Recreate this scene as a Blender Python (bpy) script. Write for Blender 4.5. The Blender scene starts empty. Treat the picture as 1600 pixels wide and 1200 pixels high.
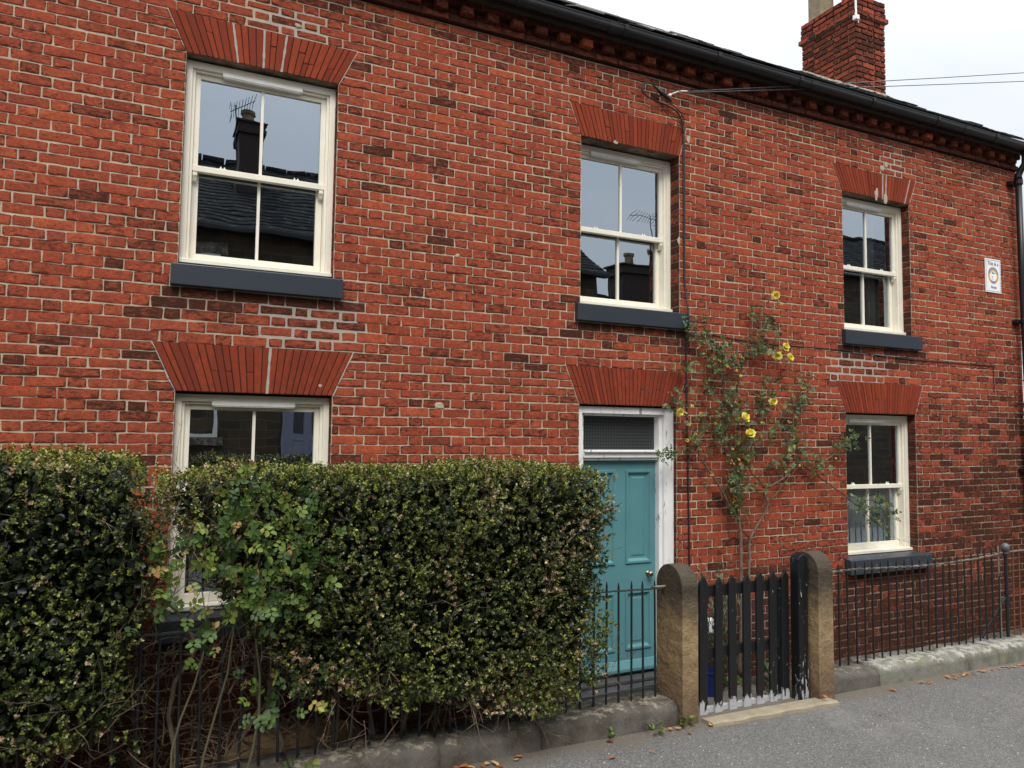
import bpy, math, random
import numpy as np
from mathutils import Vector, Matrix
rnd = random.Random(7)
npr = np.random.RandomState(11)
scene = bpy.context.scene
COL = scene.collection
R = math.radians

# ------------------------------------------------------------------ camera
cam_d = bpy.data.cameras.new("camera"); cam = bpy.data.objects.new("camera", cam_d); COL.objects.link(cam)
cam_d.sensor_width = 36.0; cam_d.lens = 26.296; cam_d.clip_start = 0.05; cam_d.clip_end = 3000
_r = (0.90199964, -0.43157621, 0.0117744); _u = (-0.03950736, -0.05535171, 0.997685); _w = (0.42992537, 0.90037668, 0.06697766)
m3 = Matrix(((_r[0], _u[0], -_w[0]), (_r[1], _u[1], -_w[1]), (_r[2], _u[2], -_w[2])))
cam.matrix_world = Matrix.Translation((0, -5.4, 2.05)) @ m3.to_4x4()
scene.camera = cam

# ------------------------------------------------------------------ world, sun, exposure
SUN_EL, SUN_AZ = 52.0, 200.0       # compass degrees, 180 = from the street side (-Y)
world = bpy.data.worlds.new("World"); scene.world = world; world.use_nodes = True
wn = world.node_tree; wn.nodes.clear()
def WN(t, **k):
    n = wn.nodes.new(t)
    for a, b in k.items(): setattr(n, a, b)
    return n
out = WN('ShaderNodeOutputWorld'); mixs = WN('ShaderNodeMixShader')
sky = WN('ShaderNodeTexSky', sky_type='NISHITA', sun_disc=False, sun_elevation=R(SUN_EL), sun_rotation=R(SUN_AZ))
bg1 = WN('ShaderNodeBackground'); bg1.inputs[1].default_value = 0.10
bg2 = WN('ShaderNodeBackground'); bg2.inputs[1].default_value = 1.0
tc = WN('ShaderNodeTexCoord'); sep = WN('ShaderNodeSeparateXYZ')
mp = WN('ShaderNodeMapping'); mp.inputs['Scale'].default_value = (1.6, 1.6, 3.6); mp.inputs['Rotation'].default_value = (0.3, 0.2, 0.5)
nz = WN('ShaderNodeTexNoise'); nz.inputs['Scale'].default_value = 1.3; nz.inputs['Detail'].default_value = 5; nz.inputs['Roughness'].default_value = 0.5
cr = WN('ShaderNodeValToRGB')
cr.color_ramp.elements[0].position = 0.33; cr.color_ramp.elements[0].color = (0.79, 0.83, 0.875, 1)
cr.color_ramp.elements[1].position = 0.62; cr.color_ramp.elements[1].color = (0.93, 0.945, 0.96, 1)
mul = WN('ShaderNodeVectorMath', operation='SCALE')
grad = WN('ShaderNodeMapRange'); grad.inputs[1].default_value = 0.0; grad.inputs[2].default_value = 1.0; grad.inputs[3].default_value = 0.0; grad.inputs[4].default_value = 1.0; pw = WN('ShaderNodeMath', operation='POWER'); pw.inputs[1].default_value = 3.0; ma = WN('ShaderNodeMath', operation='MULTIPLY_ADD'); ma.inputs[1].default_value = 2.35; ma.inputs[2].default_value = 0.70
wl = wn.links.new
wl(tc.outputs['Generated'], mp.inputs['Vector']); wl(mp.outputs[0], nz.inputs['Vector']); wl(nz.outputs['Fac'], cr.inputs[0])
wl(tc.outputs['Generated'], sep.inputs[0]); wl(sep.outputs['Z'], grad.inputs[0])
wl(cr.outputs[0], mul.inputs[0]); wl(grad.outputs[0], pw.inputs[0]); wl(pw.outputs[0], ma.inputs[0]); wl(ma.outputs[0], mul.inputs['Scale']); wl(mul.outputs[0], bg2.inputs[0])
wl(sky.outputs[0], bg1.inputs[0]); mixs.inputs[0].default_value = 0.88
wl(bg1.outputs[0], mixs.inputs[1]); wl(bg2.outputs[0], mixs.inputs[2]); wl(mixs.outputs[0], out.inputs[0])
sl = bpy.data.lights.new("sun", 'SUN'); sl.energy = 1.75; sl.angle = R(24); sl.color = (1.0, 0.96, 0.9)
sun = bpy.data.objects.new("sun", sl); COL.objects.link(sun)
_az, _el = R(SUN_AZ), R(SUN_EL)
sdir = Vector((math.sin(_az) * math.cos(_el), math.cos(_az) * math.cos(_el), math.sin(_el)))
sun.rotation_euler = sdir.to_track_quat('Z', 'Y').to_euler(); sun.location = sdir * 30
vs = scene.view_settings
scene.display_settings.display_device = 'sRGB'; vs.view_transform = 'Standard'; vs.look = 'None'; vs.gamma = 1.0; vs.use_curve_mapping = False
vs.exposure = 0.58

# ------------------------------------------------------------------ materials
class NT:
    def __init__(s, name):
        s.m = bpy.data.materials.new(name); s.m.use_nodes = True; s.t = s.m.node_tree; s.t.nodes.clear()
        s.out = s.n('ShaderNodeOutputMaterial'); s.b = s.n('ShaderNodeBsdfPrincipled'); s.l(s.b.outputs[0], s.out.inputs[0])
        s.tc = s.n('ShaderNodeTexCoord')
    def n(s, t, **k):
        x = s.t.nodes.new(t)
        for a, b in k.items(): setattr(x, a, b)
        return x
    def l(s, a, b): s.t.links.new(a, b)
    def val(s, inp, v):
        if hasattr(v, 'is_linked') or isinstance(v, bpy.types.NodeSocket): s.l(v, inp)
        else: inp.default_value = v
    def noise(s, scale, detail=4, rough=0.55, stretch=None, w=None, off=None):
        x = s.n('ShaderNodeTexNoise'); x.inputs['Scale'].default_value = scale; x.inputs['Detail'].default_value = detail; x.inputs['Roughness'].default_value = rough
        src = s.tc.outputs['Object']
        if stretch or off:
            q = s.n('ShaderNodeMapping')
            if stretch: q.inputs['Scale'].default_value = stretch
            if off: q.inputs['Location'].default_value = off
            s.l(src, q.inputs[0]); src = q.outputs[0]
        s.l(src, x.inputs['Vector']); return x.outputs['Fac']
    def voro(s, scale, feature='F1'):
        x = s.n('ShaderNodeTexVoronoi', feature=feature); x.inputs['Scale'].default_value = scale
        s.l(s.tc.outputs['Object'], x.inputs['Vector']); return x
    def ramp(s, fac, a, b, lo=0.0, hi=1.0):
        x = s.n('ShaderNodeMapRange'); x.inputs[1].default_value = a; x.inputs[2].default_value = b; x.inputs[3].default_value = lo; x.inputs[4].default_value = hi
        s.l(fac, x.inputs[0]); return x.outputs[0]
    def math(s, op, a, b=0.0, clamp=False):
        x = s.n('ShaderNodeMath', operation=op, use_clamp=clamp); s.val(x.inputs[0], a); s.val(x.inputs[1], b); return x.outputs[0]
    def mix(s, f, a, b):
        x = s.n('ShaderNodeMix', data_type='RGBA')
        s.val(x.inputs[0], f)
        for i, v in ((6, a), (7, b)):
            if isinstance(v, tuple): x.inputs[i].default_value = (v[0], v[1], v[2], 1)
            else: s.l(v, x.inputs[i])
        return x.outputs[2]
    def bump(s, h, strength=0.5, dist=0.004, prev=None):
        x = s.n('ShaderNodeBump'); x.inputs['Strength'].default_value = strength; x.inputs['Distance'].default_value = dist
        s.l(h, x.inputs['Height'])
        if prev: s.l(prev, x.inputs['Normal'])
        return x.outputs[0]
    def fin(s, col, rough=0.6, normal=None, spec=0.5, metal=0.0):
        s.val(s.b.inputs['Base Color'], (col[0], col[1], col[2], 1) if isinstance(col, tuple) else col)
        s.val(s.b.inputs['Roughness'], rough); s.b.inputs['Specular IOR Level'].default_value = spec; s.b.inputs['Metallic'].default_value = metal
        if normal: s.l(normal, s.b.inputs['Normal'])
        return s.m

def simple(name, c1, c2=None, rough=0.55, scale=12.0, bump=0.3, bscale=60.0, spec=0.5, metal=0, lo=0.35, hi=0.7, dist=0.002):
    t = NT(name); c2 = c2 or tuple(x * 0.7 for x in c1)
    col = t.mix(t.ramp(t.noise(scale), lo, hi), c1, c2)
    return t.fin(col, rough, t.bump(t.noise(bscale, 5, 0.6), bump, dist), spec, metal)

def brick_mat():
    t = NT('weathered red brick')
    at = t.n('ShaderNodeAttribute', attribute_name='bc'); sp = t.n('ShaderNodeSeparateColor'); t.l(at.outputs['Color'], sp.inputs[0])
    r, g, b = sp.outputs[0], sp.outputs[1], sp.outputs[2]
    cr = t.n('ShaderNodeValToRGB'); t.l(r, cr.inputs[0]); e = cr.color_ramp.elements
    e[0].position = 0.0; e[0].color = (0.17, 0.042, 0.028, 1); e[1].position = 1.0; e[1].color = (0.52, 0.105, 0.036, 1)
    for p, c in ((0.15, (0.26, 0.050, 0.028, 1)), (0.5, (0.37, 0.066, 0.032, 1)), (0.8, (0.45, 0.084, 0.034, 1))):
        x = e.new(p); x.color = c
    col = t.mix(t.ramp(t.noise(11, 6, 0.7), 0.35, 0.68, 0.0, 0.75), cr.outputs[0], (0.25, 0.046, 0.028))
    col = t.mix(t.ramp(t.noise(26, 7, 0.75, off=(3, 1, 7)), 0.50, 0.70, 0.0, 0.72), col, (0.135, 0.048, 0.034))
    col = t.mix(t.ramp(t.noise(19, 6, 0.7, off=(8, 2, 3)), 0.52, 0.70, 0.0, 0.65), col, (0.60, 0.115, 0.035))
    col = t.mix(t.ramp(t.noise(160, 3, 0.7), 0.45, 0.85, 0.0, 0.35), col, (0.62, 0.20, 0.09))
    # pinkish lime bloom on some
    col = t.mix(t.math('MULTIPLY', t.ramp(t.noise(22, 5, 0.6, off=(9, 3, 1)), 0.52, 0.72), t.ramp(b, 0.6, 1.0, 0, 0.35)), col, (0.46, 0.19, 0.13))
    # burnt blotches : own shapes within each brick
    n1 = t.noise(34, 8, 0.78, stretch=(0.55, 1, 1.3)); n2 = t.noise(110, 5, 0.75)
    th = t.ramp(g, 0.0, 1.0, 0.640, 0.385)
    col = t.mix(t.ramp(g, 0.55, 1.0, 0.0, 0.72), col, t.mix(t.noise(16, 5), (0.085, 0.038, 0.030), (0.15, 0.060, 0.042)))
    bl = t.math('MULTIPLY', t.math('SUBTRACT', t.math('ADD', t.math('MULTIPLY', n1, 0.78), t.math('MULTIPLY', n2, 0.22)), th), 11.0, True)
    bl = t.math('MULTIPLY', bl, 0.88)
    col = t.mix(bl, col, t.mix(t.noise(70, 3), (0.030, 0.016, 0.013), (0.095, 0.038, 0.025)))
    # small cracks, pits and grit over every brick
    n3 = t.noise(85, 6, 0.8, stretch=(0.5, 1, 1.6), off=(2, 8, 5)); col = t.mix(t.ramp(n3, 0.545, 0.63, 0, 0.85), col, (0.055, 0.022, 0.016))
    n4 = t.noise(210, 4, 0.8, off=(1, 5, 9)); col = t.mix(t.ramp(n4, 0.62, 0.74, 0, 0.5), col, (0.60, 0.33, 0.20))
    bmp = t.bump(t.noise(55, 8, 0.75), 0.9, 0.006)
    bmp = t.bump(t.noise(300, 4, 0.7), 0.45, 0.0015, bmp)
    gm = t.n('ShaderNodeGamma'); gm.inputs[1].default_value = 1.08; t.l(col, gm.inputs[0]); hs = t.n('ShaderNodeHueSaturation'); hs.inputs['Hue'].default_value = 0.502; hs.inputs['Saturation'].default_value = 0.965; hs.inputs['Value'].default_value = 0.95; t.l(gm.outputs[0], hs.inputs['Color'])
    return t.fin(hs.outputs[0], 0.92, bmp, 0.06)

def mortar_mat():
    t = NT('lime mortar')
    col = t.mix(t.ramp(t.noise(18, 5, 0.6), 0.3, 0.7), (0.58, 0.475, 0.34), (0.40, 0.315, 0.22))
    col = t.mix(t.ramp(t.noise(2.2, 4, 0.6), 0.45, 0.70, 0.0, 0.55), col, (0.34, 0.26, 0.20))
    at = t.n('ShaderNodeAttribute', attribute_name='bc'); sp = t.n('ShaderNodeSeparateColor'); t.l(at.outputs['Color'], sp.inputs[0])
    col = t.mix(t.ramp(t.noise(120, 4, 0.7), 0.55, 0.8, 0, 0.45), col, (0.20, 0.12, 0.08))
    # soot and painted shade (g), pale repointing (r), in patches of their own
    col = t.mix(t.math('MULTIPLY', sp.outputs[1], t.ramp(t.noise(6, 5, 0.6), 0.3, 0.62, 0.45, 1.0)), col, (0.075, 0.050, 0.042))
    col = t.mix(sp.outputs[0], col, t.mix(t.noise(40), (0.42, 0.40, 0.36), (0.30, 0.28, 0.25)))
    return t.fin(col, 0.95, t.bump(t.noise(90, 6, 0.75), 1.0, 0.005), 0.05)

def arch_mat():
    t = NT('rubbed orange red brick')
    at = t.n('ShaderNodeAttribute', attribute_name='bc'); sp = t.n('ShaderNodeSeparateColor'); t.l(at.outputs['Color'], sp.inputs[0])
    col = t.mix(sp.outputs[0], (0.17, 0.029, 0.015), (0.31, 0.054, 0.020))
    st = t.ramp(t.noise(22, 7, 0.75, stretch=(1.2, 1, 0.7)), 0.36, 0.66, 0.0, 0.9)
    col = t.mix(t.math('MULTIPLY', st, t.ramp(sp.outputs[1], 0, 1, 0.35, 1.0)), col, (0.13, 0.030, 0.020))
    col = t.mix(t.ramp(t.noise(150, 4, 0.8), 0.64, 0.76, 0, 0.6), col, (0.60, 0.25, 0.13))
    col = t.mix(sp.outputs[2], col, (0.045, 0.018, 0.012))
    return t.fin(col, 0.8, t.bump(t.noise(110, 6, 0.7), 0.6, 0.003), 0.1)

def leaf_mat(name, cols, rough=0.38, trans=0.12, spec=0.5):
    """cols: ramp of leaf colours, chosen per leaf by the attribute"""
    t = NT(name)
    at = t.n('ShaderNodeAttribute', attribute_name='bc'); sp = t.n('ShaderNodeSeparateColor'); t.l(at.outputs['Color'], sp.inputs[0])
    cr = t.n('ShaderNodeValToRGB'); t.l(sp.outputs[0], cr.inputs[0]); e = cr.color_ramp.elements
    e[0].position = cols[0][0]; e[0].color = cols[0][1] + (1,); e[1].position = cols[-1][0]; e[1].color = cols[-1][1] + (1,)
    for p, c in cols[1:-1]:
        x = e.new(p); x.color = c + (1,)
    t.fin(cr.outputs[0], rough, None, spec)
    tr = t.n('ShaderNodeBsdfTranslucent'); t.l(cr.outputs[0], tr.inputs[0]); mx = t.n('ShaderNodeMixShader'); mx.inputs[0].default_value = trans
    t.l(t.b.outputs[0], mx.inputs[1]); t.l(tr.outputs[0], mx.inputs[2]); t.l(mx.outputs[0], t.out.inputs[0])
    return t.m

def glass_mat():
    t = NT('window glass'); t.t.nodes.remove(t.b)
    g = t.n('ShaderNodeBsdfGlossy'); g.inputs['Roughness'].default_value = 0.0; g.inputs['Color'].default_value = (0.80, 0.90, 1.0, 1)
    tr = t.n('ShaderNodeBsdfTransparent'); tr.inputs[0].default_value = (0.84, 0.88, 0.87, 1)
    fr = t.n('ShaderNodeFresnel'); fr.inputs[0].default_value = 1.5
    f = t.math('ADD', t.math('MULTIPLY', fr.outputs[0], 1.25), 0.36, True)
    bp = t.bump(t.noise(3.0, 1, 0.4), 0.05, 0.02); t.l(bp, g.inputs['Normal'])
    mx = t.n('ShaderNodeMixShader'); t.l(f, mx.inputs[0]); t.l(tr.outputs[0], mx.inputs[1]); t.l(g.outputs[0], mx.inputs[2]); t.l(mx.outputs[0], t.out.inputs[0])
    return t.m

def chipped(name, base, under, amount=0.62, rough=0.4, scale=26, low=None, stretch=(1, 1, 0.45)):
    t = NT(name)
    n = t.noise(scale, 7, 0.7, stretch=stretch)
    m = t.ramp(n, amount, amount + 0.02)
    if low is not None:   # paint worn away near the bottom edge: z below low
        sp = t.n('ShaderNodeSeparateXYZ'); t.l(t.tc.outputs['Object'], sp.inputs[0])
        k = t.math('MULTIPLY', t.ramp(sp.outputs['Z'], low[0], low[1], 1.0, 0.0), low[2])
        m = t.ramp(t.math('ADD', n, k), amount, amount + 0.015)
    col = t.mix(m, t.mix(t.noise(5), base, tuple(x * 0.8 for x in base)), t.mix(t.noise(60), under, tuple(x * 0.7 for x in under)))
    return t.fin(col, t.ramp(m, 0, 1, rough, 0.85), t.bump(t.math('SUBTRACT', t.noise(90, 4), t.math('MULTIPLY', m, 0.7)), 0.35, 0.002), 0.5)

def sandstone(name, c1, c2, soot=0.5, moss=False, worn=None):
    t = NT(name)
    col = t.mix(t.ramp(t.noise(7, 6, 0.65), 0.3, 0.7), c1, c2)
    col = t.mix(t.ramp(t.noise(3.2, 7, 0.6, stretch=(1, 1, 0.8), off=(3, 1, 2)), 0.60 - soot * 0.28, 0.74 - soot * 0.2, 0, 0.86), col, (0.045, 0.036, 0.026))
    col = t.mix(t.ramp(t.noise(70, 5, 0.7), 0.55, 0.75, 0, 0.35), col, (0.34, 0.25, 0.14))
    if moss: col = t.mix(t.ramp(t.noise(5, 6, 0.7, off=(7, 2, 5)), 0.55, 0.68, 0, 0.7), col, (0.16, 0.15, 0.045))
    if worn:   # scuffed, lichened upper edge
        sp = t.n('ShaderNodeSeparateXYZ'); t.l(t.tc.outputs['Object'], sp.inputs[0])
        k = t.math('ADD', t.ramp(sp.outputs['Z'], 0.07, 0.15, 0.0, 0.30), t.noise(13, 7, 0.75, off=(2, 2, 8)))
        col = t.mix(t.ramp(k, worn[1], worn[1] + .10, 0, 0.8), col, worn[0])
    col = t.mix(t.ramp(t.noise(190, 3, 0.8), 0.60, 0.72, 0, 0.55), col, (0.42, 0.38, 0.31))
    b = t.bump(t.noise(9, 5, 0.6), 0.7, 0.02); b = t.bump(t.noise(85, 6, 0.75), 0.9, 0.005, b)
    return t.fin(col, 0.9, b, 0.3)

def post_mat():
    t = NT('sooty sandstone of the gateposts')
    col = t.mix(t.ramp(t.noise(8, 6, 0.65), 0.3, 0.7), (0.29, 0.20, 0.105), (0.15, 0.105, 0.065))
    col = t.mix(t.ramp(t.noise(120, 4, 0.7, stretch=(1, 1, 2.2)), 0.46, 0.72, 0, 0.6), col, (0.58, 0.40, 0.17))
    col = t.mix(t.ramp(t.noise(14, 6, 0.75, off=(4, 4, 2)), 0.64, 0.70, 0, 0.6), col, (0.50, 0.47, 0.40))
    sp = t.n('ShaderNodeSeparateXYZ'); t.l(t.tc.outputs['Object'], sp.inputs[0])
    n = t.noise(5.5, 7, 0.7)
    top = t.math('ADD', t.ramp(sp.outputs['Z'], 0.55, 0.98, 0.0, 0.68), t.math('MULTIPLY', n, 0.66))
    col = t.mix(t.ramp(top, 0.46, 0.86, 0, 0.90), col, (0.042, 0.035, 0.027))
    low = t.math('ADD', t.ramp(sp.outputs['Z'], 0.52, 0.08, 0.0, 0.5), t.math('MULTIPLY', n, 0.55))
    col = t.mix(t.ramp(low, 0.40, 0.80, 0, 0.80), col, t.mix(n, (0.055, 0.038, 0.030), (0.15, 0.085, 0.055)))
    b = t.bump(t.noise(10, 5, 0.6), 0.9, 0.03); b = t.bump(t.noise(130, 5, 0.7, stretch=(1, 1, 2)), 0.8, 0.003, b)
    return t.fin(col, 0.82, b, 0.3)

def asphalt_mat():
    t = NT('old asphalt')
    v = t.voro(135); v2 = t.voro(38)
    col = t.mix(t.ramp(t.noise(1.1, 5, 0.6), 0.3, 0.72), (0.080, 0.078, 0.075), (0.125, 0.122, 0.116))
    g = t.n('ShaderNodeSeparateColor'); t.l(v.outputs['Color'], g.inputs[0])
    col = t.mix(t.ramp(g.outputs[0], 0.0, 1.0, 0.0, 0.75), col, t.mix(g.outputs[1], (0.028, 0.027, 0.026), (0.29, 0.28, 0.265)))
    g2 = t.n('ShaderNodeSeparateColor'); t.l(v2.outputs['Color'], g2.inputs[0])
    fl = t.math('MULTIPLY', t.ramp(v2.outputs['Distance'], 0.12, 0.20, 1, 0), t.ramp(g2.outputs[0], 0.90, 0.92))
    col = t.mix(fl, col, (0.62, 0.60, 0.55))
    # gritty dirt along the kerb, with a ragged edge of its own
    sp = t.n('ShaderNodeSeparateXYZ'); t.l(t.tc.outputs['Object'], sp.inputs[0])
    d = t.math('ADD', t.ramp(sp.outputs['Y'], -1.42, -1.0, 0.0, 0.62), t.math('MULTIPLY', t.noise(6, 6, 0.7), 0.6))
    col = t.mix(t.ramp(d, 0.62, 0.86, 0, 0.7), col, t.mix(t.noise(90, 3), (0.17, 0.135, 0.095), (0.08, 0.065, 0.05)))
    col = t.mix(t.ramp(t.noise(0.9, 6, 0.7, off=(5, 0, 0)), 0.56, 0.66, 0, 0.4), col, (0.23, 0.22, 0.20))
    b = t.bump(v.outputs['Distance'], 0.7, 0.004); b = t.bump(t.noise(45, 5, 0.7), 0.5, 0.006, b)
    return t.fin(col, 0.85, b, 0.35)

def slate_mat(name, c1, c2):
    t = NT(name)
    at = t.n('ShaderNodeAttribute', attribute_name='bc'); sp = t.n('ShaderNodeSeparateColor'); t.l(at.outputs['Color'], sp.inputs[0])
    col = t.mix(sp.outputs[0], c1, c2)
    col = t.mix(t.ramp(t.noise(7, 6, 0.7), 0.55, 0.7, 0, 0.6), col, (0.20, 0.19, 0.15))
    return t.fin(col, 0.6, t.bump(t.noise(40, 5), 0.5, 0.004), 0.5)

def coursed_stone_mat():
    t = NT('coursed gritstone')
    q = t.n('ShaderNodeMapping'); q.inputs['Rotation'].default_value = (R(90), 0, 0)
    t.l(t.tc.outputs['Object'], q.inputs[0])
    bt = t.n('ShaderNodeTexBrick'); bt.inputs['Scale'].default_value = 1.0; bt.inputs['Brick Width'].default_value = 0.42; bt.inputs['Row Height'].default_value = 0.16
    bt.inputs['Mortar Size'].default_value = 0.010; bt.inputs['Color1'].default_value = (0.085, 0.058, 0.030, 1); bt.inputs['Color2'].default_value = (0.045, 0.032, 0.019, 1); bt.inputs['Mortar'].default_value = (0.10, 0.09, 0.075, 1)
    t.l(q.outputs[0], bt.inputs['Vector'])
    col = t.mix(t.ramp(t.noise(3, 6, 0.6), 0.4, 0.7, 0, 0.7), bt.outputs['Color'], (0.04, 0.035, 0.03))
    return t.fin(col, 0.9, t.bump(bt.outputs['Fac'], 0.4, -0.01), 0.3)

M = {}
M['brick'] = brick_mat(); M['mortar'] = mortar_mat(); M['arch'] = arch_mat(); M['glass'] = glass_mat()
M['cream'] = simple('cream window paint', (0.82, 0.77, 0.65), (0.76, 0.71, 0.59), 0.38, 8, 0.12, 60, 0.5)
M['vent'] = simple('white plastic vent', (0.80, 0.79, 0.75), (0.70, 0.68, 0.62), 0.4, 8, 0.1)
M['sill'] = chipped('slate grey sill paint', (0.026, 0.034, 0.046), (0.22, 0.22, 0.22), 0.715, 0.42, 22, stretch=(0.5, 1, 1))
M['wornsill'] = chipped('worn slate grey sill paint', (0.034, 0.042, 0.054), (0.42, 0.42, 0.40), 0.63, 0.4, 26, stretch=(1, 1, 0.6))
M['teal'] = simple('teal door paint', (0.094, 0.242, 0.264), (0.082, 0.215, 0.235), 0.36, 3, 0.15, 30, 0.5)
M['peel'] = chipped('peeling white paint', (0.86, 0.86, 0.84), (0.36, 0.33, 0.30), 0.60, 0.5, 20, stretch=(1.5, 1, 0.22))
M['brass'] = simple('worn brass', (0.50, 0.38, 0.24), (0.36, 0.27, 0.17), 0.28, 20, 0.1, metal=1)
M['black'] = simple('black plastic gutter', (0.0065, 0.0065, 0.0075), (0.010, 0.010, 0.011), 0.42, 6, 0.15, 25, 0.4)
M['cable'] = simple('black cable sheath', (0.014, 0.014, 0.015), None, 0.5)
M['wire'] = simple('grey overhead wire', (0.13, 0.135, 0.15), None, 0.5)
M['iron'] = chipped('black painted iron', (0.012, 0.014, 0.016), (0.11, 0.13, 0.115), 0.655, 0.42, 40, stretch=(1, 1, 0.3))
M['topiron'] = chipped('worn iron rail', (0.060, 0.060, 0.052), (0.26, 0.205, 0.145), 0.50, 0.6, 30, stretch=(0.4, 1, 1))
M['leftiron'] = chipped('greenish worn iron rail', (0.026, 0.042, 0.038), (0.13, 0.09, 0.06), 0.60, 0.55, 30, stretch=(0.4, 1, 1))
M['rust'] = simple('rusty iron', (0.20, 0.065, 0.025), (0.09, 0.035, 0.02), 0.85, 30, 0.6, 90)
M['greyiron'] = simple('bare galvanised bar', (0.22, 0.20, 0.18), (0.12, 0.10, 0.09), 0.7, 30, 0.4)
M['gate'] = chipped('black gate paint', (0.0085, 0.009, 0.010), (0.48, 0.49, 0.50), 0.665, 0.42, 30, low=(-0.02, 0.13, 0.36), stretch=(1.3, 1, 0.5))
M['postblack'] = chipped('black timber post paint', (0.0085, 0.009, 0.010), (0.42, 0.43, 0.44), 0.645, 0.35, 26, low=(-0.05, 0.40, 0.16), stretch=(1.5, 1, 0.3))
M['post'] = post_mat()
M['kerb'] = sandstone('grey gritstone kerb', (0.125, 0.115, 0.10), (0.075, 0.068, 0.058), 0.55, worn=((0.30, 0.26, 0.20), 0.78))
M['kerbpale'] = sandstone('pale lichen gritstone kerb', (0.19, 0.178, 0.152), (0.135, 0.145, 0.115), 0.40, True, worn=((0.40, 0.385, 0.34), 0.73))
M['rock'] = sandstone('orange sandstone rock', (0.30, 0.20, 0.10), (0.20, 0.13, 0.07), 0.2)
M['thresh'] = sandstone('buff threshold stone', (0.33, 0.28, 0.20), (0.22, 0.185, 0.13), 0.05)
M['step'] = simple('dark painted step', (0.045, 0.048, 0.052), (0.075, 0.072, 0.068), 0.6, 9, 0.4)
M['asphalt'] = asphalt_mat()
M['soil'] = simple('garden soil and grit', (0.055, 0.042, 0.030), (0.11, 0.095, 0.075), 0.95, 14, 1.0, 70, 0.2, dist=0.01)
M['path'] = sandstone('worn garden flags', (0.22, 0.20, 0.165), (0.14, 0.13, 0.11), 0.2, True)
M['slate'] = slate_mat('weathered roof slate', (0.030, 0.032, 0.036), (0.075, 0.075, 0.075))
M['farslate'] = slate_mat('dark far roof slate', (0.010, 0.011, 0.012), (0.028, 0.028, 0.029)); _b = [n for n in M['farslate'].node_tree.nodes if n.type == 'BSDF_PRINCIPLED'][0]; _b.inputs['Roughness'].default_value = 0.95; _b.inputs['Specular IOR Level'].default_value = 0.08
M['palesl'] = slate_mat('pale weathered eaves slate', (0.40, 0.39, 0.36), (0.62, 0.60, 0.56))
M['stonewall'] = coursed_stone_mat()
M['flaunch'] = simple('pale cement flaunching', (0.42, 0.39, 0.31), (0.28, 0.26, 0.20), 0.9, 20, 0.8, 60, dist=0.008)
M['pot'] = sandstone('buff chimney pot', (0.27, 0.215, 0.14), (0.18, 0.14, 0.09), 0.35)
M['dark'] = simple('dark room surfaces', (0.022, 0.021, 0.020), (0.015, 0.015, 0.015), 0.9)
M['blind'] = simple('grey green frosted film', (0.88, 0.97, 0.97), (0.82, 0.92, 0.92), 0.6, 2, 0.05)
M['curtain'] = simple('pale curtain cloth', (0.72, 0.73, 0.72), (0.5, 0.52, 0.52), 0.9, 3, 0.2)
M['white'] = simple('white enamel plate', (0.82, 0.84, 0.85), (0.78, 0.79, 0.80), 0.35, 4, 0.03)
M['ink'] = simple('dark print', (0.05, 0.05, 0.06), None, 0.5)
M['orange'] = simple('orange print', (0.75, 0.36, 0.05), (0.66, 0.30, 0.05), 0.45)
M['purple'] = simple('grey violet print', (0.24, 0.20, 0.27), (0.30, 0.26, 0.30), 0.45)
M['yellowink'] = simple('yellow print', (0.78, 0.60, 0.12), None, 0.45)
M['blue'] = simple('blue plastic', (0.012, 0.035, 0.22), (0.01, 0.025, 0.16), 0.4)
M['bluegreydoor'] = simple('grey blue door paint', (0.20, 0.225, 0.29), (0.18, 0.20, 0.26), 0.4)
M['bark'] = simple('grey brown woody stem', (0.16, 0.115, 0.08), (0.085, 0.06, 0.042), 0.85, 30, 0.8, 120)
M['cane'] = simple('red brown rose cane', (0.095, 0.055, 0.032), (0.055, 0.042, 0.022), 0.6, 20, 0.3)
M['twig'] = simple('dry pale twigs', (0.20, 0.145, 0.095), (0.045, 0.032, 0.02), 0.9, 9, 0.4)
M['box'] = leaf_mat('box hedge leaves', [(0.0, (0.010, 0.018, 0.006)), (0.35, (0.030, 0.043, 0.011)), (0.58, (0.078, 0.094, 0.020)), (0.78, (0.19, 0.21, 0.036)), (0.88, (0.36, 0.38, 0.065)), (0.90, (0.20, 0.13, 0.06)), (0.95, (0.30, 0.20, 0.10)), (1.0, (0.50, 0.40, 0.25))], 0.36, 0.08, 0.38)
M['rose'] = leaf_mat('rose leaves', [(0.0, (0.030, 0.052, 0.018)), (0.5, (0.065, 0.105, 0.032)), (0.85, (0.13, 0.19, 0.045)), (0.93, (0.30, 0.28, 0.04)), (1.0, (0.40, 0.17, 0.03))], 0.45, 0.15, 0.4)
M['shrub'] = leaf_mat('bright shrub leaves', [(0.0, (0.020, 0.044, 0.011)), (0.5, (0.058, 0.108, 0.020)), (0.85, (0.16, 0.22, 0.036)), (0.95, (0.32, 0.32, 0.06)), (1.0, (0.30, 0.17, 0.07))], 0.48, 0.25, 0.3)
M['weed'] = leaf_mat('weed leaves', [(0.0, (0.05, 0.09, 0.02)), (0.7, (0.13, 0.20, 0.04)), (1.0, (0.28, 0.26, 0.07))], 0.5, 0.2)
M['lav'] = leaf_mat('grey green spiky leaves', [(0.0, (0.06, 0.085, 0.05)), (1.0, (0.17, 0.20, 0.12))], 0.6, 0.15)
M['tree'] = leaf_mat('added shade tree dark evergreen leaves', [(0.0, (0.010, 0.018, 0.008)), (1.0, (0.04, 0.06, 0.02))], 0.5, 0.08)
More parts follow.
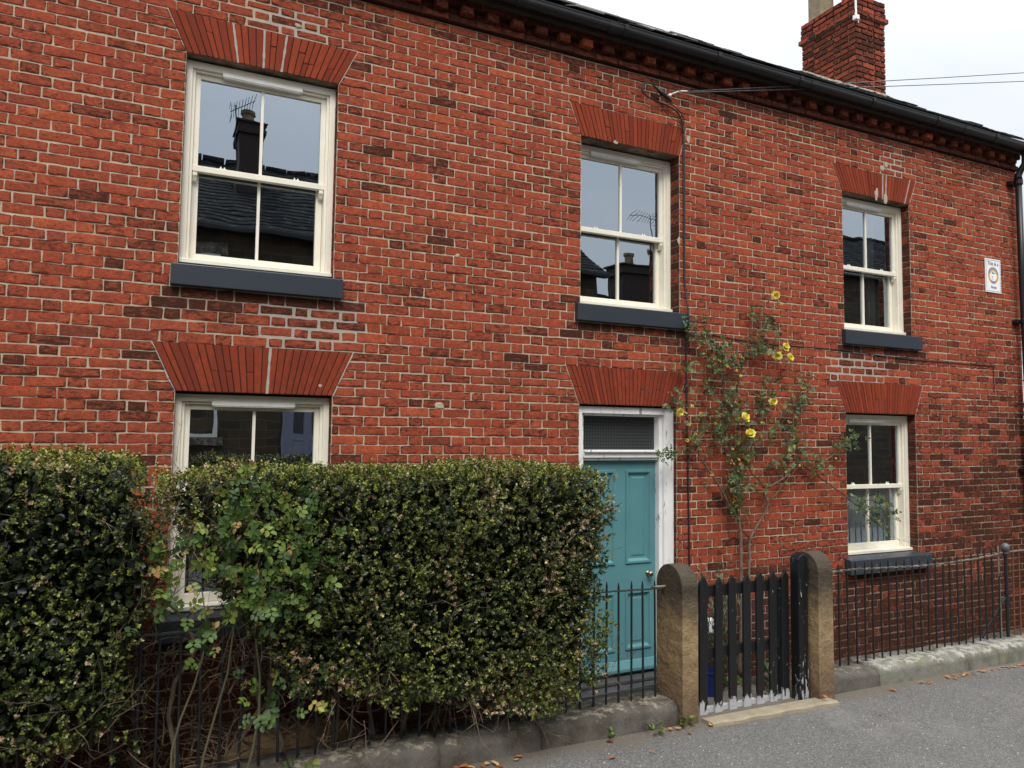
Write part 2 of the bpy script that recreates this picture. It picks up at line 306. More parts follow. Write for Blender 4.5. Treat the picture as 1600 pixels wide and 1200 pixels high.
M['petal'] = leaf_mat('yellow rose petals', [(0.0, (0.86, 0.62, 0.02)), (0.5, (0.92, 0.82, 0.08)), (1.0, (0.93, 0.91, 0.40))], 0.55, 0.25)
M['fallen'] = leaf_mat('fallen leaf', [(0.0, (0.16, 0.05, 0.02)), (0.4, (0.38, 0.12, 0.03)), (0.7, (0.55, 0.25, 0.05)), (1.0, (0.50, 0.38, 0.20))], 0.6, 0.1)

# ------------------------------------------------------------------ mesh helpers
class MB:
    def __init__(s): s.v = []; s.f = []; s.c = []; s.cc = (0, 0, 0); s.mi = []; s.m = 0
    def add(s, vs_, fs):
        o = len(s.v); s.v.extend(vs_); s.c.extend([s.cc] * len(vs_))
        for f in fs: s.f.append([o + i for i in f]); s.mi.append(s.m)
    def box(s, x0, x1, y0, y1, z0, z1):
        s.add([(x0, y0, z0), (x1, y0, z0), (x1, y1, z0), (x0, y1, z0), (x0, y0, z1), (x1, y0, z1), (x1, y1, z1), (x0, y1, z1)],
              [(0, 3, 2, 1), (4, 5, 6, 7), (0, 1, 5, 4), (1, 2, 6, 5), (2, 3, 7, 6), (3, 0, 4, 7)])
    def obox(s, c, ax, ay, az):    # centre + half axis vectors
        c, ax, ay, az = map(Vector, (c, ax, ay, az)); p = []
        for k in (-1, 1):
            for i, j in ((-1, -1), (1, -1), (1, 1), (-1, 1)): p.append(tuple(c + ax * i + ay * j + az * k))
        s.add(p, [(0, 3, 2, 1), (4, 5, 6, 7), (0, 1, 5, 4), (1, 2, 6, 5), (2, 3, 7, 6), (3, 0, 4, 7)])
    def tube(s, pts, r, n=6, cap=True):
        pts = [Vector(p) for p in pts]; rs = r if isinstance(r, (list, tuple)) else [r] * len(pts)
        o = len(s.v); prev = None; vv = []
        for i, p in enumerate(pts):
            d = (pts[min(i + 1, len(pts) - 1)] - pts[max(i - 1, 0)])
            if d.length < 1e-9: d = Vector((0, 0, 1))
            d.normalize()
            if prev is None: a = d.orthogonal().normalized()
            else:
                a = prev - d * prev.dot(d)
                a = a.normalized() if a.length > 1e-6 else d.orthogonal().normalized()
            prev = a; b = d.cross(a)
            for k in range(n):
                t = 2 * math.pi * k / n; vv.append(tuple(p + (a * math.cos(t) + b * math.sin(t)) * rs[i]))
        fs = []
        for i in range(len(pts) - 1):
            for k in range(n): fs.append((i * n + k, i * n + (k + 1) % n, (i + 1) * n + (k + 1) % n, (i + 1) * n + k))
        if cap: fs.append(tuple(range(n))[::-1]); fs.append(tuple((len(pts) - 1) * n + k for k in range(n)))
        s.add(vv, fs)
    def prism(s, prof, axis, a0, a1):   # prof: list of 2D pts, extruded on axis
        n = len(prof); vv = []
        for a in (a0, a1):
            for p in prof:
                vv.append({'x': (a, p[0], p[1]), 'y': (p[0], a, p[1]), 'z': (p[0], p[1], a)}[axis])
        s.add(vv, [tuple(range(n))[::-1], tuple(range(n, 2 * n))] + [(i, (i + 1) % n, n + (i + 1) % n, n + i) for i in range(n)])
    def lathe(s, c, prof, n=20):      # prof: (r, z)
        vv = []
        for r, z in prof:
            for k in range(n):
                t = 2 * math.pi * k / n; vv.append((c[0] + r * math.cos(t), c[1] + r * math.sin(t), c[2] + z))
        fs = []
        for i in range(len(prof) - 1):
            for k in range(n): fs.append((i * n + k, i * n + (k + 1) % n, (i + 1) * n + (k + 1) % n, (i + 1) * n + k))
        fs.append(tuple(range(n))[::-1]); fs.append(tuple((len(prof) - 1) * n + k for k in range(n)))
        s.add(vv, fs)
    def build(s, name, mat, parent=None, bevel=0, smooth=False, sub=0, origin=None):
        me = bpy.data.meshes.new(name)
        V = s.v
        if origin: V = [(a - origin[0], b - origin[1], c - origin[2]) for a, b, c in V]
        me.from_pydata(V, [], s.f); me.update()
        mats = mat if isinstance(mat, (list, tuple)) else [mat]
        for x in mats: me.materials.append(x)
        if len(mats) > 1: me.polygons.foreach_set('material_index', s.mi)
        if any(c != (0, 0, 0) for c in s.c[:50000]):
            a = me.color_attributes.new('bc', 'FLOAT_COLOR', 'POINT')
            arr = np.ones((len(s.v), 4), dtype=np.float32); arr[:, :3] = np.array(s.c, dtype=np.float32); a.data.foreach_set('color', arr.ravel())
        if smooth: me.polygons.foreach_set('use_smooth', [True] * len(me.polygons))
        o = bpy.data.objects.new(name, me); COL.objects.link(o)
        if origin: o.location = origin
        if parent: o.parent = parent
        if bevel:
            b = o.modifiers.new('bevel', 'BEVEL'); b.width = bevel; b.segments = 2; b.limit_method = 'ANGLE'; b.angle_limit = R(40)
        if sub:
            q = o.modifiers.new('sub', 'SUBSURF'); q.levels = sub; q.render_levels = sub
        return o

def tag(o, label=None, cat=None, group=None, kind=None):
    if label: o['label'] = label
    if cat: o['category'] = cat
    if group: o['group'] = group
    if kind: o['kind'] = kind
    return o
def empty(name, loc, label, cat, group=None):
    o = bpy.data.objects.new(name, None); COL.objects.link(o); o.location = loc; o.empty_display_size = 0.2
    return tag(o, label, cat, group)
def child(o, parent, loc):      # keep mesh in world coordinates under an empty placed elsewhere
    o.parent = parent; o.location = (-loc[0], -loc[1], -loc[2]); return o

def vnoise(p, scale, seed):
    rs = np.random.RandomState(seed); N = 32; g = rs.rand(N, N, N)
    q = np.asarray(p) * scale + 100.0; i = np.floor(q).astype(int); f = q - i; f = f * f * (3 - 2 * f)
    r = 0
    for a in (0, 1):
        for b in (0, 1):
            for c in (0, 1):
                w = (f[:, 0] if a else 1 - f[:, 0]) * (f[:, 1] if b else 1 - f[:, 1]) * (f[:, 2] if c else 1 - f[:, 2])
                r = r + w * g[(i[:, 0] + a) % N, (i[:, 1] + b) % N, (i[:, 2] + c) % N]
    return r

LT = np.array([(0, 0, 0), (.34, .30, .10), (.30, .72, .09), (0, 1, -.03), (-.30, .72, .09), (-.34, .30, .10)], dtype=float)
def leaf_mesh(name, pos, dirs, nor, size, width, colr, mat, parent=None, loc=(0, 0, 0), curl=None):
    """many separate folded leaf blades in one mesh"""
    n = len(pos); d = dirs / (np.linalg.norm(dirs, axis=1)[:, None] + 1e-9)
    x = np.cross(d, nor); x /= (np.linalg.norm(x, axis=1)[:, None] + 1e-9); z = np.cross(x, d)
    size = np.asarray(size)[:, None]; width = np.asarray(width)[:, None]
    V = np.zeros((n, 6, 3))
    for k in range(6):
        V[:, k] = pos + x * LT[k, 0] * width * size * 1.5 + d * LT[k, 1] * size + z * LT[k, 2] * size
    V = V.reshape(-1, 3) - np.array(loc)
    base = (np.arange(n) * 6)[:, None]
    F = np.concatenate([base + np.array([[0, 1, 2, 3]]), base + np.array([[0, 3, 4, 5]])], 1).reshape(-1)
    me = bpy.data.meshes.new(name); me.vertices.add(n * 6); me.vertices.foreach_set('co', V.astype(np.float32).ravel())
    me.loops.add(n * 8); me.loops.foreach_set('vertex_index', F.astype(np.int32))
    me.polygons.add(n * 2); me.polygons.foreach_set('loop_start', np.arange(0, n * 8, 4, dtype=np.int32)); me.polygons.foreach_set('loop_total', np.full(n * 2, 4, dtype=np.int32))
    a = me.color_attributes.new('bc', 'FLOAT_COLOR', 'POINT'); arr = np.ones((n * 6, 4), dtype=np.float32); arr[:, 0] = np.repeat(colr, 6); a.data.foreach_set('color', arr.ravel())
    me.materials.append(mat); me.update(); me.validate()
    o = bpy.data.objects.new(name, me); COL.objects.link(o)
    if parent: o.parent = parent
    return o

def rvec(n): v = npr.normal(size=(n, 3)); return v / np.linalg.norm(v, axis=1)[:, None]

# ------------------------------------------------------------------ ground, road
def sheet(name, x0, x1, y0, y1, z, mat, th=0.0, kind='structure'):
    b = MB()
    if th: b.box(x0, x1, y0, y1, z - th, z)
    else: b.add([(x0, y0, z), (x1, y0, z), (x1, y1, z), (x0, y1, z)], [(0, 1, 2, 3)])
    return tag(b.build(name, mat), kind=kind)
sheet('ground', -400, 400, -400, 400, -0.20, M['soil'])
def undul(name, x0, x1, y0, y1, nx, ny, zf, mat):
    b = MB(); vv = []; P_ = []
    for j in range(ny + 1):
        for i in range(nx + 1): P_.append((x0 + (x1 - x0) * i / nx, y0 + (y1 - y0) * j / ny, 0))
    P_ = np.array(P_); z = zf(P_)
    b.add([(p[0], p[1], float(zz)) for p, zz in zip(P_, z)], [(j * (nx + 1) + i, j * (nx + 1) + i + 1, (j + 1) * (nx + 1) + i + 1, (j + 1) * (nx + 1) + i) for j in range(ny) for i in range(nx)])
    return tag(b.build(name, mat, smooth=True), kind='structure')
undul('road', -60, 60, -6.6, -0.86, 400, 60, lambda p: -0.012 + 0.018 * vnoise(p, 0.9, 3) + 0.006 * vnoise(p, 3.5, 4), M['asphalt'])
undul('garden_bed', -6, 12, -0.93, 0.02, 220, 16, lambda p: -0.165 + 0.05 * vnoise(p, 3, 5) + 0.02 * vnoise(p, 12, 6), M['soil'])
b = MB()
for i, (xa, xb_) in enumerate(((2.95, 3.45), (3.46, 4.0), (4.01, 4.72))):
    b.box(xa, xb_ - 0.008, -0.93, -0.52, -0.16, -0.098 + 0.004 * (i % 2)); b.box(xa + .1, xb_ + .08, -0.512, -0.25, -0.16, -0.102 - 0.004 * (i % 2))
tag(b.build('garden_path', M['path'], bevel=0.006), kind='structure')
sheet('far_pavement', -60, 60, -9.2, -6.6, 0.42, M['path'], 0.5)

# ------------------------------------------------------------------ brickwork
SP, HP = 0.229, 0.111
def brick(mb, o, u, n, a0, a1, a2, a3, z0, z1, col, depth=0.004, j=0.0031, bev=0.0030):
    """brick face on a plane: o origin, u horizontal axis, n outward normal; bottom a0..a1, top a2..a3"""
    cx = (a0 + a1 + a2 + a3) / 4; cz = (z0 + z1) / 2
    c = min(0.005, (a1 - a0) * 0.2)
    raw = [(a0 + c, z0), (a0 * .66 + a1 * .34, z0), (a0 * .34 + a1 * .66, z0), (a1 - c, z0), (a1, z0 + c), (a3, z1 - c), (a3 - c, z1), (a3 * .66 + a2 * .34, z1), (a3 * .34 + a2 * .66, z1), (a2 + c, z1), (a2, z1 - c), (a0, z0 + c)]
    raw = [(x + rnd.uniform(-j, j), z + rnd.uniform(-j, j)) for x, z in raw]
    k = len(raw); vv = []; d = depth + rnd.uniform(-0.0015, 0.002); tx = rnd.uniform(-.008, .008); tz = rnd.uniform(-.012, .012)
    cols_ = []
    for ring in (0, 1, 2):
        for x, z in raw:
            if ring == 2:
                m_ = min(.016, (z1 - z0) * .3); f_ = min(1, max(0, (z - z0) / (z1 - z0))); xl = (a0 + a1) / 2 + ((a2 + a3) / 2 - (a0 + a1) / 2) * f_; hw = (a1 - a0) / 2 + ((a3 - a2) / 2 - (a1 - a0) / 2) * f_
                off = (x - xl) * (1 - min(.6, m_ / max(.004, hw))); zn = z - (z - cz) * (m_ / max(.01, (z1 - z0) * .5)); f2 = min(1, max(0, (zn - z0) / (z1 - z0)))
                x = (a0 + a1) / 2 + ((a2 + a3) / 2 - (a0 + a1) / 2) * f2 + off; z = zn; dd = d + .0006 + (x - cx) * tx * .5 + (z - cz) * tz
                cols_.append(col)
            elif ring:
                cols_.append((col[0], min(1, max(.002, col[1] + max(-.12, rnd.gauss(.22, .27)))), col[2]))
                f_ = min(1, max(0, (z - z0) / (z1 - z0))); xl = (a0 + a1) / 2 + ((a2 + a3) / 2 - (a0 + a1) / 2) * f_; hw = max(.004, (a1 - a0) / 2); x -= max(-1, min(1, (x - xl) / hw)) * bev; z -= (z - cz) / ((z1 - z0) * .5) * bev; dd = d + (x - cx) * tx * .5 + (z - cz) * tz
            else:
                dd = -0.004; cols_.append((col[0] * .5, 1.0, col[2]))
            vv.append((o[0] + u[0] * x + n[0] * dd, o[1] + u[1] * x + n[1] * dd, z))
    mb.cc = col
    mb.add(vv, [(r_ * k + i, r_ * k + (i + 1) % k, r_ * k + k + (i + 1) % k, r_ * k + k + i) for r_ in (0, 1) for i in range(k)] + [tuple(range(2 * k, 3 * k))])
    mb.c[-len(vv):] = cols_

def bcol(soot=0.0, x=0, z=0):  # soot also takes in the hedge shade painted on the low wall
    r = min(1, max(0, rnd.gauss(0.55, 0.17))); g = abs(rnd.gauss(0.38, 0.15)); q = rnd.random()
    if q < 0.012: r *= 0.3; g = rnd.uniform(.7, .9)
    elif q < 0.04: r = .95; g = 0.12
    elif q < .14: g += .16
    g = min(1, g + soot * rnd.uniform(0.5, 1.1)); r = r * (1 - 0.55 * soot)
    return (max(r, .002), max(g, .002), rnd.random())

def soot_shade_at(x, z):
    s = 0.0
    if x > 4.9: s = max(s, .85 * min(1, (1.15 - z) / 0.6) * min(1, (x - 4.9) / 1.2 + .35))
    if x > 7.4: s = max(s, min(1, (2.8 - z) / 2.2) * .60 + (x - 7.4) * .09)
    s = max(s, (0.8 - z) * 1.6, (1.15 - z) * 1.5 if x < 2.9 else 0)  # low wall: dark bricks, plus the shade behind the left hedges painted in
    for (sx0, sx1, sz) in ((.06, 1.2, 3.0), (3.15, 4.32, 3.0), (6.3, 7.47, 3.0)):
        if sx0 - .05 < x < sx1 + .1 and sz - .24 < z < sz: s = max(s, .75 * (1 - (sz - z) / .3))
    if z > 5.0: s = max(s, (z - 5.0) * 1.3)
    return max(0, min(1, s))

REPAIR = [(0.62, 1.33, 2.62, 2.95), (6.18, 6.95, 2.58, 2.94), (6.95, 7.36, 4.86, 5.16), (0.55, 1.0, 4.86, 5.06)]
OPEN = {'UL': (.103, 1.131, 3.156, 4.61), 'M': (3.207, 4.25, 3.156, 4.61), 'UR': (6.345, 7.376, 3.156, 4.61),
        'LL': (.119, 1.148, .84, 2.31), 'D': (3.203, 4.21, -.30, 2.31), 'LR': (6.34, 7.400, .84, 2.31)}
ARCH = {'UL': (-.022, 1.263, 4.61, 4.89), 'M': (3.098, 4.33, 4.61, 4.89), 'UR': (6.20, 7.492, 4.61, 4.89),
        'LL': (-.03, 1.288, 2.31, 2.63), 'D': (3.072, 4.334, 2.31, 2.63), 'LR': (6.20, 7.522, 2.31, 2.63)}
SILL = {'UL': (.06, 1.196, 3.006, 3.156), 'M': (3.155, 4.318, 3.006, 3.156), 'UR': (6.305, 7.475, 3.006, 3.156), 'LL': (.05, 1.22, .69, .84), 'LR': (6.285, 7.505, .69, .84)}
anch = [(-.30, .69), (.69, .84), (.84, 2.31), (2.31, 2.63), (2.63, 3.006), (3.006, 3.156), (3.156, 4.61), (4.61, 4.89), (4.89, 5.285)]
rows = []
for a, c in anch:
    n = round((c - a) / .0708)
    for i in range(n): rows.append((a + (c - a) * i / n, a + (c - a) * (i + 1) / n))
WX0, WX1 = -3.2, 9.325

house = empty('brick_house', (4.6, 3.0, -0.2), 'long two storey red brick terrace house with cream sash windows and a teal front door', 'house')
HL = (4.6, 3.0, -0.2)
def H(o): return child(o, house, HL)
def HP_(o, par): o.parent = par; return o

mb = MB(); mb.m = 0
def blk(z0, z1):
    zm = (z0 + z1) / 2; L = []
    for k in OPEN:
        x0, x1, a, c = OPEN[k]
        if a < zm < c: L.append((x0, x0, x1, x1))
        if k in SILL:
            x0, x1, a, c = SILL[k]
            if a < zm < c: L.append((x0, x0, x1, x1))
        x0, x1, a, c = ARCH[k]; bx0, bx1 = OPEN[k][0], OPEN[k][1]
        if a - .001 < zm < c:
            f = lambda z, p, q: p + (q - p) * (z - a) / (c - a)
            L.append((f(z0, bx0, x0), f(z1, bx0, x0), f(z0, bx1, x1), f(z1, bx1, x1)))   # left bot, left top, right bot, right top
    return sorted(L)
MJ = 0.0057
drift = 0.0
for ri, (z0, z1) in enumerate(rows):
    segs = []; cur = (WX0, WX0)
    for lb, lt, rb, rt in blk(z0, z1): segs.append((cur, (lb, lt))); cur = (rb, rt)
    segs.append((cur, (WX1, WX1)))
    ph = 1.148 + (0 if ri % 2 == 0 else .168) + rnd.uniform(-.008, .008)
    for (a0, a2), (b0, b2) in segs:
        x0 = min(a0, a2); x1 = max(b0, b2)
        k0 = math.floor((x0 - ph) / (SP + HP)) - 1
        xs = []; x = ph + k0 * (SP + HP)
        while x < x1 + .01:
            xs.append(x); xs.append(x + SP + rnd.uniform(-.005, .005)); x += SP + HP
        cuts = [q for q in xs if max(a0, a2) + .042 < q < min(b0, b2) - .042]
        ed = [None] + cuts + [None]
        for i in range(len(ed) - 1):
            l = (a0, a2) if ed[i] is None else (ed[i], ed[i]); r = (b0, b2) if ed[i + 1] is None else (ed[i + 1], ed[i + 1])
            xm = (l[0] + r[0]) / 2; zm = (z0 + z1) / 2
            g = MJ
            for (p, q, s_, t_) in REPAIR:
                if p < xm < q and s_ < zm < t_: g = .016 + rnd.uniform(0, .005)
            col = bcol(soot_shade_at(xm, zm))
            g2 = g / 2 + rnd.uniform(-.001, .001)
            wz = 0.0022 * math.sin(xm * 2.1 + ri) + .0016 * math.sin(xm * 5.7 + ri * 2.3)
            brick(mb, (0, 0, 0), (1, 0, 0), (0, -1, 0), l[0] + g2, r[0] - g2, l[1] + g2, r[1] - g2, z0 + g2 + wz, z1 - g2 + wz, col)
# old cement smears and patches on the face
def smear(x, z, w, h):
    n = 11; vv = []
    for dd, f in ((.0045, 1.0), (.008, .72)):
        for k in range(n):
            t = 6.283 * k / n; q = rnd.uniform(.7, 1.25) * f; vv.append((x + w / 2 * math.cos(t) * q, -dd, z + h / 2 * math.sin(t) * q))
    mb.m = 1; mb.cc = (.35, .002, .5); mb.add(vv, [(k, (k + 1) % n, n + (k + 1) % n, n + k) for k in range(n)] + [tuple(range(n, 2 * n))]); mb.m = 0
for a in ((1.962, 2.262, .085, .055), (6.86, 4.655, .06, .13), (7.00, 4.63, .07, .11), (3.56, 4.615, .05, .04), (4.352, 4.79, .05, .09), (6.95, 4.95, .07, .06), (7.02, 5.0, .05, .07), (2.09, 3.44, .04, .03), (4.24, 3.82, .03, .07), (1.06, 2.38, .03, .025), (.83, 4.98, .05, .03)): smear(*a)
# reveals : brick returns at the jambs
for k, (x0, x1, a, c) in OPEN.items():
    for (z0, z1) in rows:
        zm = (z0 + z1) / 2
        if not (a < zm < c): continue
        for xx, n in ((x1, (-1, 0, 0)), (x0, (1, 0, 0))):
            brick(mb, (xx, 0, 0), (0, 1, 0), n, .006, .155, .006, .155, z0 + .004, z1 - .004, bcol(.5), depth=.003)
# mortar body: grid with holes
mb.m = 1
zs = sorted(set([-.35] + [round(v, 4) for k in OPEN for v in OPEN[k][2:]] + [5.29] + [2.63, 2.95, 4.89, 5.16, .45, 1.1]))
xs_ = sorted(set([WX0, WX1] + [v for k in OPEN for v in OPEN[k][:2]] + [5.0, 8.3, 6.9, 1.33, .62, 6.95, 2.0, 8.0]))
def fine(L, st):
    o = []
    for a, c in zip(L[:-1], L[1:]):
        n = max(1, int((c - a) / st)); o += [a + (c - a) * i / n for i in range(n)]
    return o + [L[-1]]
zs = fine(zs, .12); xs_ = fine(xs_, .12)
def inopen(x, z): return any(p < x < q and r_ < z < t_ for p, q, r_, t_ in OPEN.values())
idx = {}
def mv(x, z):
    if (x, z) not in idx:
        idx[(x, z)] = len(mb.v)
        rp = 0.0
        for (p, q, s_, t_) in REPAIR:
            if p - .02 < x < q + .02 and s_ - .02 < z < t_ + .02: rp = 1.0
        mb.v.append((x, 0.0, z)); mb.c.append((max(.002, rp * .62), max(.002, soot_shade_at(x, z) * .85), .5))
    return idx[(x, z)]
for i in range(len(xs_) - 1):
    for j in range(len(zs) - 1):
        if inopen((xs_[i] + xs_[i + 1]) / 2, (zs[j] + zs[j + 1]) / 2): continue
        mb.f.append([mv(xs_[i], zs[j]), mv(xs_[i + 1], zs[j]), mv(xs_[i + 1], zs[j + 1]), mv(xs_[i], zs[j + 1])]); mb.mi.append(1)
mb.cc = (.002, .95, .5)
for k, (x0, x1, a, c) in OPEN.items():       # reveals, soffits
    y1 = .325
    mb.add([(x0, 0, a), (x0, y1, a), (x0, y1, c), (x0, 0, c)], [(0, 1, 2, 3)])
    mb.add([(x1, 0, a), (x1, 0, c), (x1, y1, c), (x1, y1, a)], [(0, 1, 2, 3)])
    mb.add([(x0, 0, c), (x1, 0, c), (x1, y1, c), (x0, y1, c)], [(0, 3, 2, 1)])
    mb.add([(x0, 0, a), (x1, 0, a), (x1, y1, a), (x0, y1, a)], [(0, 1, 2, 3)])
# other walls of the house body
mb.cc = (.002, .3, .5)
mb.add([(WX1, 0, -.35), (WX1, 6, -.35), (WX1, 6, 5.6), (WX1, 3, 7.68), (WX1, 0, 5.6)], [(0, 1, 2, 3, 4)])
mb.add([(WX0, 0, -.35), (WX0, 6, -.35), (WX0, 6, 5.6), (WX0, 3, 7.68), (WX0, 0, 5.6)], [(4, 3, 2, 1, 0)])
mb.add([(WX0, 6, -.35), (WX1, 6, -.35), (WX1, 6, 5.6), (WX0, 6, 5.6)], [(3, 2, 1, 0)])
# bricks on the right hand return wall
for ri, (z0, z1) in enumerate(rows):
    y = 0.0 if ri % 2 else -.06
    while y < 2.2:
        w = SP if (int(y * 10) % 2) else HP
        if y + w > .02: brick(mb, (WX1, 0, 0), (0, 1, 0), (1, 0, 0), max(y, 0) + .005, y + w - .005, max(y, 0) + .005, y + w - .005, z0 + .005, z1 - .005, bcol(.4))
        y += w
wall = H(mb.build('wall', [M['brick'], M['mortar']]))

# cornice: oversailing course, dentils, frieze, upper courses
cb = MB()
def courserow(y, z0, z1, x0, x1, soot, s=.225):
    cb.m = 0; cb.cc = (.02, .95, .3); cb.box(x0, x1, y + .003, 0.02, z0 + .002, z1 - .001); cb.m = 0
    x = x0
    while x < x1 - .03:
        w = min(s + rnd.uniform(-.006, .006), x1 - x)
        brick(cb, (0, y, 0), (1, 0, 0), (0, -1, 0), x + .004, x + w - .004, x + .004, x + w - .004, z0 + .003, z1 - .003, (rnd.uniform(.15, .5), rnd.uniform(.72, .98), rnd.random()))
        x += w
    cb.cc = (.1, .9, .5)
courserow(-.034, 5.298, 5.358, WX0, WX1, .75)
courserow(-.004, 5.360, 5.430, WX0, WX1, .9)
courserow(-.060, 5.432, 5.500, WX0, WX1, 1.0)
courserow(-.075, 5.502, 5.570, WX0, WX1, 1.0)
x = 1.90 - .2205 * 23; i = 0
while x < 9.2:
    w = .098 + rnd.uniform(-.004, .004); c0 = (rnd.uniform(.25, .6), rnd.uniform(.62, .85), .9) if rnd.random() < .88 else (.85, .35, .3)
    cb.cc = c0; y0 = -.085 + rnd.uniform(-.006, .006); dz = rnd.uniform(-.003, .003)
    cb.box(x - w / 2, x + w / 2, y0 + .004, -.005, 5.366 + dz, 5.429)
    brick(cb, (0, y0 + .004, 0), (1, 0, 0), (0, -1, 0), x - w / 2 + .001, x + w / 2 - .001, x - w / 2 + .001, x + w / 2 - .001, 5.367 + dz, 5.428, c0, depth=.003)
    x += .2205; i += 1
cornice = H(cb.build('cornice', [M['brick'], M['mortar']]))

# flat arches
for k, (tx0, tx1, za, zc) in ARCH.items():
    bx0, bx1 = OPEN[k][0], OPEN[k][1]
    ab = MB(); ab.cc = (.3, .5, 1.0)
    ab.add([(bx0, -.0015, za), (bx1, -.0015, za), (tx1, -.0015, zc), (tx0, -.0015, zc)], [(0, 1, 2, 3)])
    ab.box(bx0 + .002, bx1 - .002, -.001, .10, za + .0015, za + .03)
    n = {'UL': 25, 'M': 27, 'UR': 27, 'LL': 25, 'D': 28, 'LR': 28}[k]
    stain = {'UL': .25, 'M': .35, 'UR': .45, 'LL': .95, 'D': .9, 'LR': .6}[k]
    pale = {'UL': (8, 12, 15), 'M': (), 'UR': (16, 17, 25), 'LL': (14,), 'D': (), 'LR': ()}[k]
    tt = [(i + (rnd.uniform(-.13, .13) if 0 < i < n else 0)) / n for i in range(n + 1)]
    for i in range(n):
        g = .0023
        sp_ = rnd.choice((.36, .62, None, None, None, None)) if k == 'UL' else rnd.choice((None, None, None, None, None, None, None, .45))
        parts = [(0, 1)] if sp_ is None else [(0, sp_), (sp_, 1)]
        for (p, q) in parts:
            z0, z1 = za + (zc - za) * p + .0008, za + (zc - za) * q - .0008
            X = lambda t, z: (bx0 + (bx1 - bx0) * t) * (1 - (z - za) / (zc - za)) + (tx0 + (tx1 - tx0) * t) * ((z - za) / (zc - za))
            ga = g + (.004 if i in pale else 0)
            brick(ab, (0, 0, 0), (1, 0, 0), (0, -1, 0), X(tt[i], z0) + ga, X(tt[i + 1], z0) - g, X(tt[i], z1) + ga, X(tt[i + 1], z1) - g, z0, z1, (rnd.uniform(.05, .95), min(1, stain * rnd.uniform(.5, 1.3)), .002), depth=.0052 + rnd.uniform(-.001, .001), j=.0006, bev=.0014)
        if i in pale:
            ab.m = 1; ab.cc = (.95, .002, .5); X0 = X(tt[i], za); X1 = X(tt[i], zc)
            pts = []; m_ = 9
            for s_ in range(m_ + 1):
                f = s_ / m_; w = .005 + rnd.uniform(0, .005); xm = X0 + (X1 - X0) * f; pts.append((xm - w, xm + w, za + (zc - za) * f))
            for s_ in range(m_):
                ab.add([(pts[s_][0], -.0068, pts[s_][2]), (pts[s_][1], -.0068, pts[s_][2]), (pts[s_ + 1][1], -.0068, pts[s_ + 1][2]), (pts[s_ + 1][0], -.0068, pts[s_ + 1][2]),
                        (pts[s_][0], 0, pts[s_][2]), (pts[s_][1], 0, pts[s_][2]), (pts[s_ + 1][1], 0, pts[s_ + 1][2]), (pts[s_ + 1][0], 0, pts[s_ + 1][2])], [(0, 1, 2, 3), (0, 3, 7, 4), (1, 5, 6, 2)])
            ab.m = 0
    # mortar fillets round the arch
    ab.m = 1; pl = .95 if k in ('LL', 'LR') else .25
    for side in (0, 1):
        for s_ in range(12):
            f0, f1 = s_ / 12, (s_ + 1) / 12; bxx, txx = (bx0, tx0) if side == 0 else (bx1, tx1); sg = -1 if side == 0 else 1
            w0 = .006 + rnd.uniform(0, .006 if pl > .5 else .002); ab.cc = (pl, .1, .5)
            xa, xb_ = bxx + (txx - bxx) * f0, bxx + (txx - bxx) * f1; z0, z1 = za + (zc - za) * f0, za + (zc - za) * f1
            p = [(xa, -.003, z0), (xa + sg * w0, -.0045, z0), (xb_ + sg * w0, -.0045, z1), (xb_, -.003, z1)]
            ab.add(p if side else p[::-1], [(0, 1, 2, 3)])
    ab.m = 0
    H(ab.build('brick_arch', [M['arch'], M['mortar']]))

# sills
for k, (x0, x1, z0, z1) in SILL.items():
    s_ = MB(); pr = -.055 if k in ('UL', 'M', 'UR') else -.085
    s_.prism([(pr, z0 + .003), (.06, z0 + .003), (.06, z1 + .018), (pr, z1 - .004)], 'x', x0, x1)
    o = H(s_.build('window_sill', M['sill'] if k not in ('LR',) else M['wornsill'], bevel=.006))

